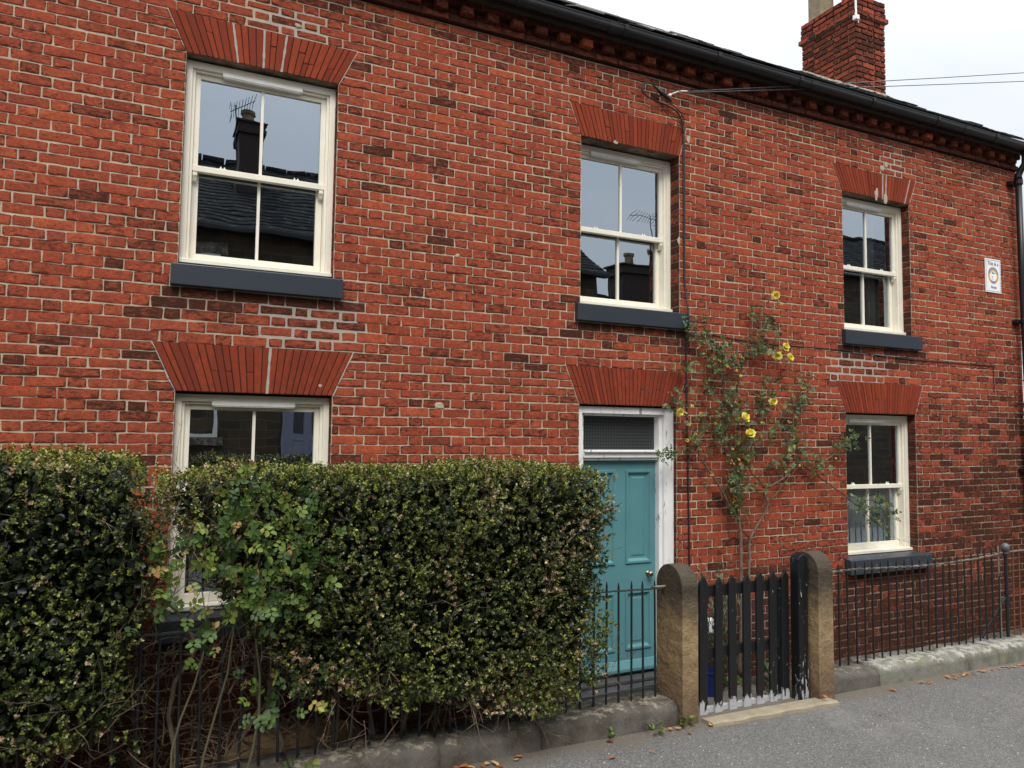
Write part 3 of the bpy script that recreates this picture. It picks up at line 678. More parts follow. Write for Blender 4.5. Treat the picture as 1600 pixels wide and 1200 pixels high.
# sash windows
def sash_window(k, mat=None, YF=.066, vent=(.235, .78), label=None, curtain=None):
    x0, x1, z0, z1 = OPEN[k]; x0 += .003; x1 -= .003; zt = z1 - .014; mat = mat or M['cream']
    w = MB(); DY = YF - .066
    # box frame : jambs, head, bottom member; with an inner bead one step back
    w.box(x0, x0 + .042, YF, .29, z0 + .05, zt); w.box(x1 - .042, x1, YF, .24, z0 + .05, zt)
    w.box(x0 + .042, x1 - .042, YF + .0015, .24, zt - .05, zt - .0005)
    w.box(x0 + .001, x1 - .001, YF - .030, .24, z0 + .022, z0 + .0505)
    w.box(x0 + .042, x0 + .062, YF + .018, .22, z0 + .0507, zt - .0502); w.box(x1 - .062, x1 - .042, YF + .018, .22, z0 + .0507, zt - .0502)
    w.box(x0 + .0622, x1 - .0622, YF + .019, .22, zt - .068, zt - .0503)
    fr = H(w.build('window', mat, bevel=.003))
    if label: fr['label'] = label
    ia, ib = x0 + .062, x1 - .062; top = zt - .068; bot = z0 + .051; zm = z0 + .052 + (top - bot) * .50
    # upper sash (outer), meeting rail, glazing bar
    def kid(mbx, name, m, bevel=.0025):
        o = mbx.build(name, m, bevel=bevel); o.parent = fr; return o
    u = MB(); y0, y1 = .105 + DY, .142 + DY
    u.box(ia, ia + .036, y0, y1, zm, top); u.box(ib - .036, ib, y0, y1, zm, top)
    u.box(ia + .036, ib - .036, y0 + .001, y1 - .001, top - .036, top - .0005); u.box(ia - .0005, ib + .0005, y0 - .010, y1 - .001, zm - .036, zm + .006)
    xc = (ia + ib) / 2; u.box(xc - .010, xc + .010, y0 + .004, y1 - .004, zm + .006, top - .036)
    kid(u, 'upper_sash', mat)
    l = MB(); y2, y3 = .148 + DY, .19 + DY
    l.box(ia + .002, ia + .046, y2, y3, bot, zm - .002); l.box(ib - .046, ib - .002, y2, y3, bot, zm - .002)
    l.box(ia + .046, ib - .046, y2 + .001, y3 - .001, bot + .0005, bot + .062); l.box(xc - .010, xc + .010, y2 + .004, y3 - .004, bot + .062, zm - .03)
    kid(l, 'lower_sash', mat)
    for sx in (ia + .004, ib - .034):    # sash horns under the meeting rail
        h = MB(); h.prism([(y0 - .006, zm - .037), (y0 - .006, zm - .062), (y0 + .004, zm - .078), (y0 + .012, zm - .095), (y0 + .028, zm - .105), (y0 + .034, zm - .037)], 'x', sx, sx + .03); kid(h, 'sash_horn', mat, .002)
    g = MB(); g.add([(ia + .03, .124 + DY, zm), (ib - .03, .124 + DY, zm), (ib - .03, .124 + DY, top - .03), (ia + .03, .124 + DY, top - .03)], [(0, 1, 2, 3)])
    g.add([(ia + .04, .170 + DY, bot + .05), (ib - .04, .170 + DY, bot + .05), (ib - .04, .170 + DY, zm - .01), (ia + .04, .170 + DY, zm - .01)], [(0, 1, 2, 3)])
    kid(g, 'pane', M['glass'], 0)
    if vent:
        v = MB(); v.box(x0 + vent[0], x0 + vent[1], YF - .008, YF + .03, zt - .075, zt - .045); v.box(x0 + vent[0] + .01, x0 + vent[1] - .01, YF - .004, YF + .03, zt - .0825, zt - .0755)
        kid(v, 'trickle_vent', M['vent'], .002)
    for fx in (.22, .78):
        lk = MB(); xx = ia + (ib - ia) * fx; lk.box(xx - .022, xx + .022, y0 + .012, y1 - .004, zm + .0065, zm + .016); lk.tube([(xx - .012, y0 + .02, zm + .016), (xx - .012, y0 + .02, zm + .03)], .005); lk.tube([(xx + .012, y0 + .02, zm + .016), (xx + .012, y0 + .02, zm + .028)], .005)
        kid(lk, 'sash_lock', M['vent'], 0)
    rm = MB(); a, c = x0 - .25, x1 + .25
    rm.add([(a, .325, z0 - .3), (c, .325, z0 - .3), (c, 2.4, z0 - .3), (a, 2.4, z0 - .3), (a, .325, z1 + .15), (c, .325, z1 + .15), (c, 2.4, z1 + .15), (a, 2.4, z1 + .15)],
           [(0, 1, 2, 3), (7, 6, 5, 4), (1, 5, 6, 2), (0, 3, 7, 4), (3, 2, 6, 7)])
    kid(rm, 'room_interior', M['dark'], 0)
    if curtain: curtain(kid, ia, ib, bot, zm, top)
    return fr
def film(kid, ia, ib, bot, zm, top):
    f = MB(); f.box(ia + .038, ib - .038, .2115, .2135, bot + .048, zm - .012); kid(f, 'frosted_film', M['blind'], 0)
def drape(xa, xb, zlo='lo'):
    def fn(kid, ia, ib, bot, zm, top):
        f = MB(); n = 40; vv = []
        for i in range(n + 1):
            x = ia + (ib - ia) * (xa + (xb - xa) * i / n); y = .26 + .022 * math.sin(i * 1.3) + .01 * math.sin(i * 2.9)
            vv += [(x, y, bot - .05), (x, y, top)]
        f.add(vv, [(2 * i, 2 * i + 2, 2 * i + 3, 2 * i + 1) for i in range(n)]); kid(f, 'curtain', M['curtain'], 0)
    return fn
sash_window('UL'); sash_window('M', YF=.125, vent=(.17, .70)); sash_window('UR', YF=.095, vent=(.17, .71), curtain=drape(.60, .78)); sash_window('LL', vent=(.23, .78)); sash_window('LR', YF=.095, vent=(.16, .70), curtain=film, label='ground floor sash window right of the climbing rose, its lower half frosted grey green')

# door set
x0, x1 = 3.206, 4.207
d = MB()
d.box(x1 - .105, x1 - .001, .035, .20, -.05, 2.296); d.box(x1 - .142, x1 - .1052, .062, .20, -.05, 2.235)      # wide right jamb in two steps
d.box(x0 + .001, x0 + .05, .035, .20, -.05, 2.296); d.box(x0 + .0502, x0 + .078, .062, .20, -.05, 2.235)
d.box(x0 + .0502, x1 - .1053, .036, .20, 2.236, 2.295); d.box(x0 + .0782, x1 - .1422, .064, .20, 2.218, 2.2355)
d.box(x0 + .0783, x1 - .1423, .055, .20, 1.858, 1.905); d.box(x0 + .0784, x1 - .1424, .030, .20, 1.905, 1.925); d.box(x0 + .0785, x1 - .1425, .075, .20, 1.835, 1.8575)
dr = H(d.build('door_frame', M['peel'], bevel=.004))
f = MB(); f.add([(x0 + .07, .135, 1.92), (x1 - .13, .135, 1.92), (x1 - .13, .135, 2.225), (x0 + .07, .135, 2.225)], [(0, 1, 2, 3)])
def fanmat():
    t = NT('dotted fanlight glass'); v = t.n('ShaderNodeTexVoronoi', feature='F1', voronoi_dimensions='2D'); v.inputs['Scale'].default_value = 36; v.inputs['Randomness'].default_value = 0.10; q = t.n('ShaderNodeMapping'); q.inputs['Rotation'].default_value = (R(90), 0, 0); t.l(t.tc.outputs['Object'], q.inputs[0]); t.l(q.outputs[0], v.inputs['Vector'])
    m = t.ramp(v.outputs['Distance'], .20, .32); col = t.mix(m, (.006, .006, .006), (.042, .046, .047)); return t.fin(col, .30, None, .35)
o = f.build('fanlight', fanmat()); o.parent = dr
dx0, dx1, dz0, dz1 = x0 + .079, x1 - .143, .0, 1.834
yd = .118
def panel(cx0, cx1, cz0, cz1, b):
    # sunk field with a raised moulding ring
    vv = []; rings = [(0, 0), (.004, -.012), (.022, -.012), (.030, .002), (.042, .012), (.060, .012), (.075, .006)]
    for ins, dy in rings:
        vv += [(cx0 + ins, yd + dy, cz0 + ins), (cx1 - ins, yd + dy, cz0 + ins), (cx1 - ins, yd + dy, cz1 - ins), (cx0 + ins, yd + dy, cz1 - ins)]
    fs = []
    for r_ in range(len(rings) - 1):
        for k in range(4): fs.append((r_ * 4 + k, r_ * 4 + (k + 1) % 4, r_ * 4 + 4 + (k + 1) % 4, r_ * 4 + 4 + k))
    q = (len(rings) - 1) * 4; fs.append((q, q + 1, q + 2, q + 3)); b.add(vv, fs)
P4 = [(dx0 + .085, 3.640, .935, 1.750), (3.745, dx1 - .045 + .0, .935, 1.750), (dx0 + .085, 3.640, .20, .705), (3.745, dx1 - .045, .20, .705)]
b = MB(); zsD = [dz0, .20, .705, .935, 1.750, dz1]; xsD = [dx0, dx0 + .085, 3.640, 3.745, dx1 - .045, dx1]
for i in range(5):
    for j in range(5):
        if i in (1, 3) and j in (1, 3): continue
        b.add([(xsD[i], yd, zsD[j]), (xsD[i + 1], yd, zsD[j]), (xsD[i + 1], yd, zsD[j + 1]), (xsD[i], yd, zsD[j + 1])], [(0, 1, 2, 3)])
for p in P4: panel(*p, b)
b.add([(dx0, yd, dz1), (dx1, yd, dz1), (dx1, .17, dz1), (dx0, .17, dz1)], [(0, 1, 2, 3)])
fd = H(b.build('front_door', M['teal']))
wb = MB(); wb.prism([(yd - .002, .03), (yd - .045, .03), (yd - .045, .055), (yd - .012, .115), (yd - .002, .12)], 'x', dx0 + .002, dx1 - .002); o = wb.build('weatherboard', M['teal'], bevel=.003); o.parent = fd
kb = MB(); kb.tube([(3.985, yd, .842), (3.985, yd - .010, .842)], [.026, .022], 16); kb.tube([(3.985, yd - .010, .842), (3.985, yd - .028, .842), (3.985, yd - .036, .842), (3.985, yd - .050, .842), (3.985, yd - .060, .842), (3.985, yd - .064, .842)], [.010, .010, .020, .027, .020, .006], 16)
o = kb.build('door_knob', M['brass'], smooth=True); o.parent = fd
lb = MB(); lb.tube([(3.56 + .02, yd - .001, 1.05), (3.56 + .02, yd - .012, 1.05)], [.012, .011], 12)
sb = MB(); sb.box(3.18, 4.24, -.115, .13, -.19, -.042); sb.box(3.22, 4.20, -.005, .2, -.0415, -.004)
st = sb.build('door_step', M['step'], bevel=.01); tag(st, 'dark painted stone step below the teal front door', 'doorstep')

# roof, gutter, downpipe
PT = 0.683; EY, EZ = -.190, 5.585; ang = math.atan(PT); ca, sa = math.cos(ang), math.sin(ang)
rb = MB(); rb.m = 1; rb.cc = (.3, .3, .3)
RL = (3.0 - EY) / ca
def rp(x, s_, h): return (x, EY + s_ * ca - h * sa, EZ + s_ * sa + h * ca)
rb.m = 0
rb.add([rp(WX0 - .1, .05, -.02), rp(WX1 + .09, .05, -.02), rp(WX1 + .09, RL, -.02), rp(WX0 - .1, RL, -.02)], [(0, 1, 2, 3)])
rb.add([(WX0 - .1, 3.0, EZ + (3 - EY) * PT), (WX1 + .09, 3.0, EZ + (3 - EY) * PT), (WX1 + .09, 6.2, 5.55), (WX0 - .1, 6.2, 5.55)], [(0, 1, 2, 3)])
row = 0; s_ = 0.0
while s_ < RL - .05:
    x = WX0 - .1 - (0.14 if row % 2 else 0)
    while x < WX1 + .08:
        w = .26 + rnd.uniform(-.03, .03); x2 = min(x + w - .005, WX1 + .1); xx = max(x, WX0 - .1)
        rb.m = 1 if (row < 30 and x < 4.2 + rnd.uniform(-.8, .8)) else 0
        rb.cc = (rnd.uniform(.01, 1), .3, .3); t0 = rnd.uniform(.006, .016); lift = rnd.uniform(0, .012) + (.02 if rnd.random() < .06 else 0) + (.014 if rb.m else 0); e = rnd.uniform(-.010, .008)
        a = s_ + e; c = min(s_ + .42, RL)
        rb.add([rp(xx, a, .012 + lift), rp(x2, a, .012 + lift), rp(x2, c, -.004), rp(xx, c, -.004), rp(xx, a, .012 + t0 + lift), rp(x2, a, .012 + t0 + lift), rp(x2, c, .002), rp(xx, c, .002)],
               [(4, 5, 6, 7), (0, 1, 5, 4), (1, 2, 6, 5), (3, 0, 4, 7), (0, 3, 2, 1)])
        x += w
    s_ += .21; row += 1
rb.m = 0; rb.cc = (.5, .3, .3)
x = WX0
while x < WX1: rb.tube([(x, 3.02, EZ + (3 - EY) * PT - .10), (x + .43, 3.02, EZ + (3 - EY) * PT - .10)], .105, 10); x += .45
roof = H(rb.build('roof', [M['slate'], M['palesl']]))
gb = MB(); gx0, gx1 = WX0 - .1, 9.42
prof = []
for i in range(13):
    t = math.pi * i / 12; prof.append((-.205 - .062 * math.cos(t) * -1 - .0, 5.532 - .075 * math.sin(t) ** .8))
GC = -.178
prof = [(GC + .050 * math.cos(math.pi * i / 12), 5.548 - .070 * math.sin(math.pi * i / 12) ** .75) for i in range(13)]
prof = [(GC + .053, 5.554)] + prof + [(GC - .055, 5.549), (GC - .055, 5.557), (GC - .048, 5.559)]
inner = [(GC - .045 * math.cos(math.pi * i / 12), 5.553 - .065 * math.sin(math.pi * i / 12) ** .75) for i in range(13)]
gb.prism(prof + inner, 'x', gx0, gx1)
gut = H(gb.build('gutter', M['black'], smooth=False))
for gx in [v for v in np.arange(-2.6, 9.3, 1.02)]:
    kb = MB(); kb.prism([(GC - .058, 5.561), (GC - .056, 5.52), (GC - .044, 5.492), (GC - .02, 5.475), (GC, 5.472), (GC + .02, 5.475), (GC + .042, 5.492), (GC + .054, 5.52), (-.11, 5.515), (-.078, 5.515), (-.078, 5.562)], 'x', gx - .02, gx + .02)
    o = kb.build('gutter_bracket', M['black']); o.parent = gut
for gx in (.9, 3.4, 5.75, 8.1):
    kb = MB(); kb.prism([(GC - .057, 5.560)] + [(GC - .054 * math.cos(math.pi * i / 10), 5.547 - .074 * math.sin(math.pi * i / 10) ** .75) for i in range(11)] + [(GC + .055, 5.556)], 'x', gx - .05, gx + .05)
    o = kb.build('gutter_joint', M['black']); o.parent = gut
fb = MB(); fb.box(WX0 - .05, WX1 - .004, -.125, -.078, 5.475, 5.575); H(fb.build('fascia_board', simple('dark fascia board', (.03, .026, .024), (.05, .04, .035), .7), bevel=.003))
pb = MB(); PX, PY = 9.20, -.10
pb.tube([(9.22, -.178, 5.49), (9.22, -.178, 5.40), (9.217, -.17, 5.33), (9.208, -.12, 5.25), (9.20, PY, 5.20), (9.20, PY, 5.14)], [.045, .040, .036, .036, .040, .047], 16)
dp = H(pb.build('downpipe', M['black'], smooth=True))
pb = MB(); pb.tube([(PX, PY, 5.165), (PX + .01, PY, 4.0), (PX + .05, PY, 2.0), (PX + .08, PY, -.1)], .0355, 16); o = pb.build('pipe_length', M['black'], smooth=True); o.parent = dp
for zz in (5.12, 3.45, 1.7):
    pb = MB(); xx = PX + (5.165 - zz) * .0155; pb.tube([(xx, PY, zz + .035), (xx, PY, zz + .02), (xx, PY, zz - .02), (xx, PY, zz - .035)], [.041, .048, .048, .041], 16); pb.box(xx - .085, xx + .07, PY + .03, -.006, zz - .02, zz + .02)
    o = pb.build('pipe_collar', M['black'], bevel=.003); o.parent = dp

# chimney
CX0, CX1, CY0, CY1 = 8.085, 8.625, 1.22, 2.10
ch = MB(); ch.m = 1; ch.cc = (.002, .6, .5)
ch.box(CX0 + .006, CX1 - .006, CY0 + .006, CY1 - .006, 6.2, 7.80)
ch.m = 0; zc_ = 6.30; r_ = 0
def ring(z0, z1, ex):
    for (o_, u_, n_, L) in (((CX0 - ex, CY0 - ex, 0), (1, 0, 0), (0, -1, 0), CX1 - CX0 + 2 * ex), ((CX0 - ex, CY0 - ex, 0), (0, 1, 0), (-1, 0, 0), CY1 - CY0 + 2 * ex),
                            ((CX1 + ex, CY0 - ex, 0), (0, 1, 0), (1, 0, 0), CY1 - CY0 + 2 * ex), ((CX0 - ex, CY1 + ex, 0), (1, 0, 0), (0, 1, 0), CX1 - CX0 + 2 * ex)):
        x = 0.0; k = (r_ + (u_[1])) % 2; first = True
        while x < L - .03:
            w = (SP if k else HP) + rnd.uniform(-.012, .012)
            if L - x - w < .07: w = L - x
            e = 0.008
            brick(ch, o_, u_, n_, x + (-e if first else .005), x + w - (-e if x + w > L - .001 else .005), x + (-e if first else .005), x + w - (-e if x + w > L - .001 else .005), z0 + .005, z1 - .005, bcol(.30), depth=.009 + rnd.uniform(-.001, .002), j=.0022, bev=.005)
            x += w; k = 1 - k; first = False
while zc_ < 7.56:
    ring(zc_, zc_ + .0755, 0); zc_ += .0755; r_ += 1
ring(zc_, zc_ + .074, .035); ch.m = 1; ch.box(CX0 - .03, CX1 + .03, CY0 - .03, CY1 + .03, zc_ + .003, zc_ + .07); ch.m = 0; zc_ += .0755; r_ += 1
for ex in (.012, .010, .006): ring(zc_, zc_ + .074, ex); zc_ += .0755; r_ += 1
ZT = zc_
chim = H(ch.build('chimney', [M['brick'], M['mortar']]))
fl = MB(); fl.add([(CX0 - .01, CY0 - .01, ZT - .01), (CX1 + .01, CY0 - .01, ZT - .01), (CX1 + .01, CY1 + .01, ZT - .01), (CX0 - .01, CY1 + .01, ZT - .01), (CX0 + .12, CY0 + .12, ZT + .07), (CX1 - .12, CY0 + .12, ZT + .07), (CX1 - .12, CY1 - .12, ZT + .07), (CX0 + .12, CY1 - .12, ZT + .07)], [(4, 5, 6, 7), (0, 1, 5, 4), (1, 2, 6, 5), (2, 3, 7, 6), (3, 0, 4, 7)])
# fillet at roof junction
n = 26
o = fl.build('flaunching', M['flaunch'], bevel=.008); o.parent = chim; fl = MB()
for (p, q) in (((CX0 - .05, CY0 - .05), (CX1 + .05, CY0 - .05)), ((CX0 - .05, CY0 - .05), (CX0 - .05, CY1))):
    for i in range(n):
        f0 = i / n; xx, yy = p[0] + (q[0] - p[0]) * f0, p[1] + (q[1] - p[1]) * f0; zz = EZ + (yy - EY) * PT
        h = .035 + rnd.uniform(-.012, .015); fl.obox((xx, yy, zz + .035), (.03 + rnd.uniform(-.006, .01), 0, 0), (0, .03, .02), (0, 0, h))
o = fl.build('mortar_fillet', M['flaunch'], bevel=.008); o.parent = chim
for (px, py) in ((8.25, 1.92), (8.42, 1.50)):
    p = MB(); p.prism([(px - .13, py - .11), (px + .13, py - .11), (px + .13, py + .11), (px - .13, py + .11)], 'z', ZT, ZT + .42); p.lathe((px, py, ZT + .42), [(.11, 0), (.12, .05), (.10, .06), (.10, .3), (.125, .32), (.125, .36), (.09, .36), (.09, .1)], 18)
    o = p.build('chimney_pot', M['pot'], bevel=.01); o.parent = chim
p = MB(); p.tube([(8.055, 1.185, 7.50), (8.045, 1.18, 8.6)], .014, 10); p.box(8.03, 8.09, 1.16, 1.215, 7.50, 7.56)
for i in range(8): a = rnd.uniform(0, 6.28); p.tube([(8.06, 1.18, 7.50 + rnd.uniform(0, .1)), (8.06 + .05 * math.cos(a), 1.17, 7.50 + .05 * math.sin(a))], .006, 5)
o = p.build('aerial_mast', M['vent']); o.parent = chim

# ------------------------------------------------------------------ cables and wires
def curve_pts(P_, n=8):
    out_ = []; P_ = [Vector(p) for p in P_]
    for i in range(len(P_) - 1):
        p0 = P_[max(i - 1, 0)]; p1 = P_[i]; p2 = P_[i + 1]; p3 = P_[min(i + 2, len(P_) - 1)]
        for k in range(n):
            t = k / n; out_.append(.5 * ((2 * p1) + (-p0 + p2) * t + (2 * p0 - 5 * p1 + 4 * p2 - p3) * t * t + (-p0 + 3 * p1 - 3 * p2 + p3) * t ** 3))
    out_.append(P_[-1]); return out_
sc = empty('service_cable', (4.28, -.02, 5.1), 'black service cable dropping down the brick wall right of the door', 'cable'); SL = (4.28, -.02, 5.1)
c = MB()
c.tube(curve_pts([(4.02, -.04, 5.12), (3.93, -.05, 5.19), (3.86, -.05, 5.20), (3.80, -.05, 5.15), (3.83, -.05, 5.09), (3.93, -.045, 5.06), (4.08, -.04, 5.04), (4.20, -.03, 5.01), (4.27, -.02, 4.93), (4.285, -.018, 4.8), (4.287, -.016, 4.2), (4.292, -.017, 3.5), (4.300, -.07, 3.10), (4.300, -.066, 3.0), (4.305, -.017, 2.93), (4.32, -.016, 2.0), (4.335, -.016, 1.0), (4.34, -.018, .4), (4.34, -.02, -.1)]), .0075, 8)
c.tube(curve_pts([(3.96, -.04, 5.13), (4.06, -.05, 5.08), (4.18, -.04, 5.04), (4.265, -.03, 4.98), (4.297, -.015, 4.82), (4.300, -.014, 3.5)]), .005, 8)
c.tube(curve_pts([(4.05, -.04, 5.06), (4.06, -.04, 4.98), (4.15, -.04, 4.93), (4.25, -.03, 4.90), (4.29, -.02, 4.80)]), .004, 6)
child(c.build('cable_run', M['cable'], smooth=True), sc, SL)
c = MB(); c.tube([(3.96, -.06, 5.17), (4.03, -.06, 5.125), (4.12, -.055, 5.08)], [.012, .022, .012], 10); child(c.build('cable_sleeve', M['cable'], smooth=True), sc, SL)
c = MB(); c.tube([(4.22, -.06, 5.195), (4.295, -.06, 5.21)], .008, 8); c.tube([(4.10, -.03, 5.13), (4.10, -.07, 5.13)], .014, 10); c.tube([(4.10, -.06, 5.135), (4.20, -.06, 5.19)], .006, 6); child(c.build('wall_hook', M['vent'], smooth=True), sc, SL)
c = MB(); c.tube(curve_pts([(4.55, -.012, 2.99), (5.26, -.012, 2.945), (6.2, -.012, 2.945), (6.7, -.012, 2.925), (7.315, -.012, 2.905), (7.8, -.012, 2.905), (8.70, -.012, 2.902), (8.752, -.012, 2.88), (8.757, -.012, 2.72), (8.757, -.012, 2.60)]), .0042, 6)
tag(c.build('phone_cable', M['cable'], smooth=True), 'thin dark cable running level across the bricks under the upper right sill then turning down', 'cable')
def sag(a, b_, s_, n=24):
    a, b_ = Vector(a), Vector(b_); return [a + (b_ - a) * (i / n) + Vector((0, 0, -s_ * 4 * (i / n) * (1 - i / n))) for i in range(n + 1)]
c = MB(); c.tube(sag((4.30, -.06, 5.21), (24.0, -1.30, 10.15), .10), .0042, 6); tag(c.build('overhead_wire', M['wire'], smooth=True), 'upper of the two thin grey overhead wires crossing the sky right of the chimney', 'wire', 'overhead wires from the clamp')
c = MB(); c.tube(sag((4.30, -.06, 5.20), (24.0, -1.30, 9.75), .10), .0042, 6); tag(c.build('overhead_wire', M['wire'], smooth=True), 'lower of the two thin grey overhead wires crossing the sky right of the chimney', 'wire', 'overhead wires from the clamp')

# sign
def text_mesh(txt, size, name, mat, loc, parent, ext=.0006):
    cu = bpy.data.curves.new(name, 'FONT'); cu.body = txt; cu.size = size; cu.extrude = ext; cu.align_x = 'CENTER'; cu.align_y = 'CENTER'
    tmp = bpy.data.objects.new('tmp', cu); COL.objects.link(tmp); bpy.context.view_layer.update()
    me = bpy.data.meshes.new_from_object(tmp.evaluated_get(bpy.context.evaluated_depsgraph_get())); bpy.data.objects.remove(tmp)
    me.name = name; me.materials.clear(); me.materials.append(mat); o = bpy.data.objects.new(name, me); COL.objects.link(o); o.rotation_euler = (R(90), 0, 0); o.location = loc; o.parent = parent; return o
sg = empty('wall_sign', (8.802, -.012, 3.967), 'small white sign with a round orange emblem high on the bricks near the downpipe', 'sign'); SG = (8.802, -.012, 3.967)
b = MB(); b.box(8.658, 8.946, -.014, -.005, 3.768, 4.166); child(b.build('sign_plate', M['white'], bevel=.002), sg, SG)
b = MB()
for (a, c_, e_, g_) in ((8.672, 8.932, 4.148, 4.151), (8.672, 8.932, 3.783, 3.786), (8.672, 8.675, 3.786, 4.148), (8.929, 8.932, 3.786, 4.148)): b.box(a, c_, -.0152, -.0145, e_, g_)
child(b.build('sign_border', M['ink']), sg, SG)
text_mesh('This is a', .062, 'sign_lettering', M['ink'], (0, -.0035, .142), sg); text_mesh('Area', .052, 'sign_lettering', M['ink'], (0, -.0035, -.135), sg)
def ringpart(name, mat, r0, r1, a0, a1, y, sx=1.0):
    b = MB(); n = 30; vv = []
    for i in range(n + 1):
        t = R(a0 + (a1 - a0) * i / n)
        for r_ in (r0, r1): vv.append((8.802 + r_ * math.cos(t) * sx, y, 3.972 + r_ * math.sin(t)))
    b.add(vv, [(2 * i, 2 * i + 1, 2 * i + 3, 2 * i + 2) for i in range(n)]); return child(b.build(name, mat), sg, SG)
ringpart('emblem_ring', M['purple'], .068, .098, 10, 170, -.0150); ringpart('emblem_ring', M['orange'], .068, .098, 170, 240, -.0151); ringpart('emblem_ring', M['orange'], .068, .098, 300, 370, -.0151); ringpart('emblem_ring', M['purple'], .068, .098, 240, 300, -.0150); ringpart('emblem_ring', M['yellowink'], .050, .0675, 20, 160, -.0151)
b = MB()
for (a, c_, e_, g_) in ((-.020, .000, .020, .038), (.004, .022, .018, .030), (-.024, -.016, -.03, -.005), (-.018, -.004, -.048, -.040)): b.box(8.802 + a, 8.802 + c_, -.0152, -.0145, 3.972 + e_, 3.972 + g_)
child(b.build('emblem_mark', M['ink']), sg, SG)
b = MB(); b.box(4.50, 4.585, -.05, -.005, .30, .43); b.box(4.51, 4.575, -.056, -.05, .31, .42); tag(b.build('utility_box', M['white'], bevel=.004), 'small white box on the wall seen between the gate pales', 'utility box')

# ------------------------------------------------------------------ kerb stones, gateposts, threshold
def kerbstone(x0, x1, label, mat, zt=.145, y0=-.975, y1=-.655, yo=0.0):
    b = MB(); n = max(4, int((x1 - x0) / .05)); prof = [(y0, -.12), (y0, zt * .62), (y0 + .008, zt * .78), (y0 + .025, zt * .90), (y0 + .055, zt * .975), (y0 + .10, zt), (y1, zt - .006), (y1, -.18)]
    sd = rnd.randint(0, 999); vv = []
    for i in range(n + 1):
        x = x0 + .003 + (x1 - x0 - .006) * i / n; e = .006 if i in (0, n) else 0
        for k, (y, z) in enumerate(prof):
            q = vnoise([(x, y, z)], 4, sd)[0] - .5; q2 = vnoise([(x, y, z)], 14, sd + 1)[0] - .5
            vv.append((x, y + yo * (x - 5) + (.012 * q + .012 * q2 + e if 0 < k < 6 else 0), z + (.012 * q + .010 * q2 - e if 0 < k < 7 else 0)))
    m = len(prof); fs = [(i * m + k, i * m + k + 1, (i + 1) * m + k + 1, (i + 1) * m + k) for i in range(n) for k in range(m - 1)]
    fs = [tuple(reversed(f)) for f in fs]; fs.append(tuple(range(m))); fs.append(tuple(n * m + k for k in range(m))[::-1])
    b.add(vv, fs); o = b.build('kerb_stone', mat, smooth=True); return tag(o, label, 'kerb stone', 'stones under the railings')
kerbstone(-3.0, -.6, 'grey kerb stone below the far left hedge railings', M['kerb'])
kerbstone(-.6, .78, 'grey kerb stone under the gap between the two hedges', M['kerb'])
kerbstone(.78, 1.66, 'grey kerb stone at the bottom edge with a rusty crack at its right end', M['kerb'], .155)
kerbstone(1.66, 2.36, 'dark grey kerb stone under the right hedge between two cracks', M['kerb'], .14)
kerbstone(2.36, 3.47, 'long dark kerb stone ending at the left gatepost', M['kerb'], .15)
kerbstone(4.93, 5.53, 'short dark rounded kerb stone just right of the right gatepost', M['kerb'], .14, yo=-.03)
kerbstone(5.53, 7.05, 'long pale lichened kerb stone under the middle of the right railings', M['kerbpale'], .15, yo=-.03)
kerbstone(7.05, 7.75, 'pale kerb stone under the ball topped railing post', M['kerbpale'], .15, yo=-.03)
kerbstone(7.75, 10.5, 'yellowish mossy kerb stone at the far right edge', M['kerbpale'], .14, yo=-.03)

def gatepost(x0, x1, y0, y1, h, label):
    b = MB(); n = 18; r_ = (y1 - y0) / 2; cy = (y0 + y1) / 2; prof = [(y0, -.2)]
    zz = 0.0; zs2 = [-.05, .05, .15, .25, .35, .45, .55, .65, .75, .85]
    prof += [(y0, z) for z in zs2 if z < h - r_ - .02]
    for i in range(n + 1):
        t = math.pi * (1 - i / n); prof.append((cy + r_ * math.cos(t), h - r_ + r_ * math.sin(t)))
    prof += [(y1, z) for z in reversed(zs2) if z < h - r_ - .02] + [(y1, -.2)]
    m = len(prof); sd = rnd.randint(0, 999); vv = []; xs = [x0, x0 + .006, x0 + .05, x1 - .05, x1 - .006, x1]
    for i, x in enumerate(xs):
        sh = 1 - .018 * (i in (0, 5))
        for (y, z) in prof:
            q = vnoise([(x, y, z)], 6, sd)[0] - .5
            vv.append((x + .010 * q, cy + (y - cy) * sh + .012 * q, z if z < 0 else z * (1 - .003 * (i in (0, 5)))))
    fs = [(i * m + k, (i + 1) * m + k, (i + 1) * m + k + 1, i * m + k + 1) for i in range(5) for k in range(m - 1)]
    fs.append(tuple(range(m))); fs.append(tuple(5 * m + k for k in range(m))[::-1]); b.add(vv, fs)
    o = b.build('stone_gatepost', M['post']); return tag(o, label, 'gatepost', 'pair of round topped stone gateposts')
for a in (gatepost(3.480, 3.622, -1.000, -.690, 1.105, 'left round topped sandstone gatepost, next to the teal door and holding the railing end'),
          gatepost(4.765, 4.925, -1.055, -.775, 1.135, 'right round topped sandstone gatepost, standing against the black timber post')):
    for p in a.data.polygons: p.use_smooth = False
b = MB(); n = 14; vv = []
for i in range(n + 1):
    x = 3.66 + (4.86 - 3.66) * i / n; e = .02 * math.sin(i * 1.7); vv += [(x, -1.115 + e * .5 - .035 * (i / n), -.03), (x, -1.11 + e * .5 - .035 * (i / n), .012), (x, -1.095 + e * .4 - .03 * (i / n), .022), (x, -.985 - .02 * (i / n), .016), (x, -.98, -.15)]
b.add(vv, [(i * 5 + k, (i + 1) * 5 + k, (i + 1) * 5 + k + 1, i * 5 + k + 1) for i in range(n) for k in range(4)] + [(0, 1, 2, 3, 4), tuple(n * 5 + k for k in (4, 3, 2, 1, 0))])
tag(b.build('threshold_stone', M['thresh']), 'long buff threshold stone on the road edge below the black gate', 'threshold')

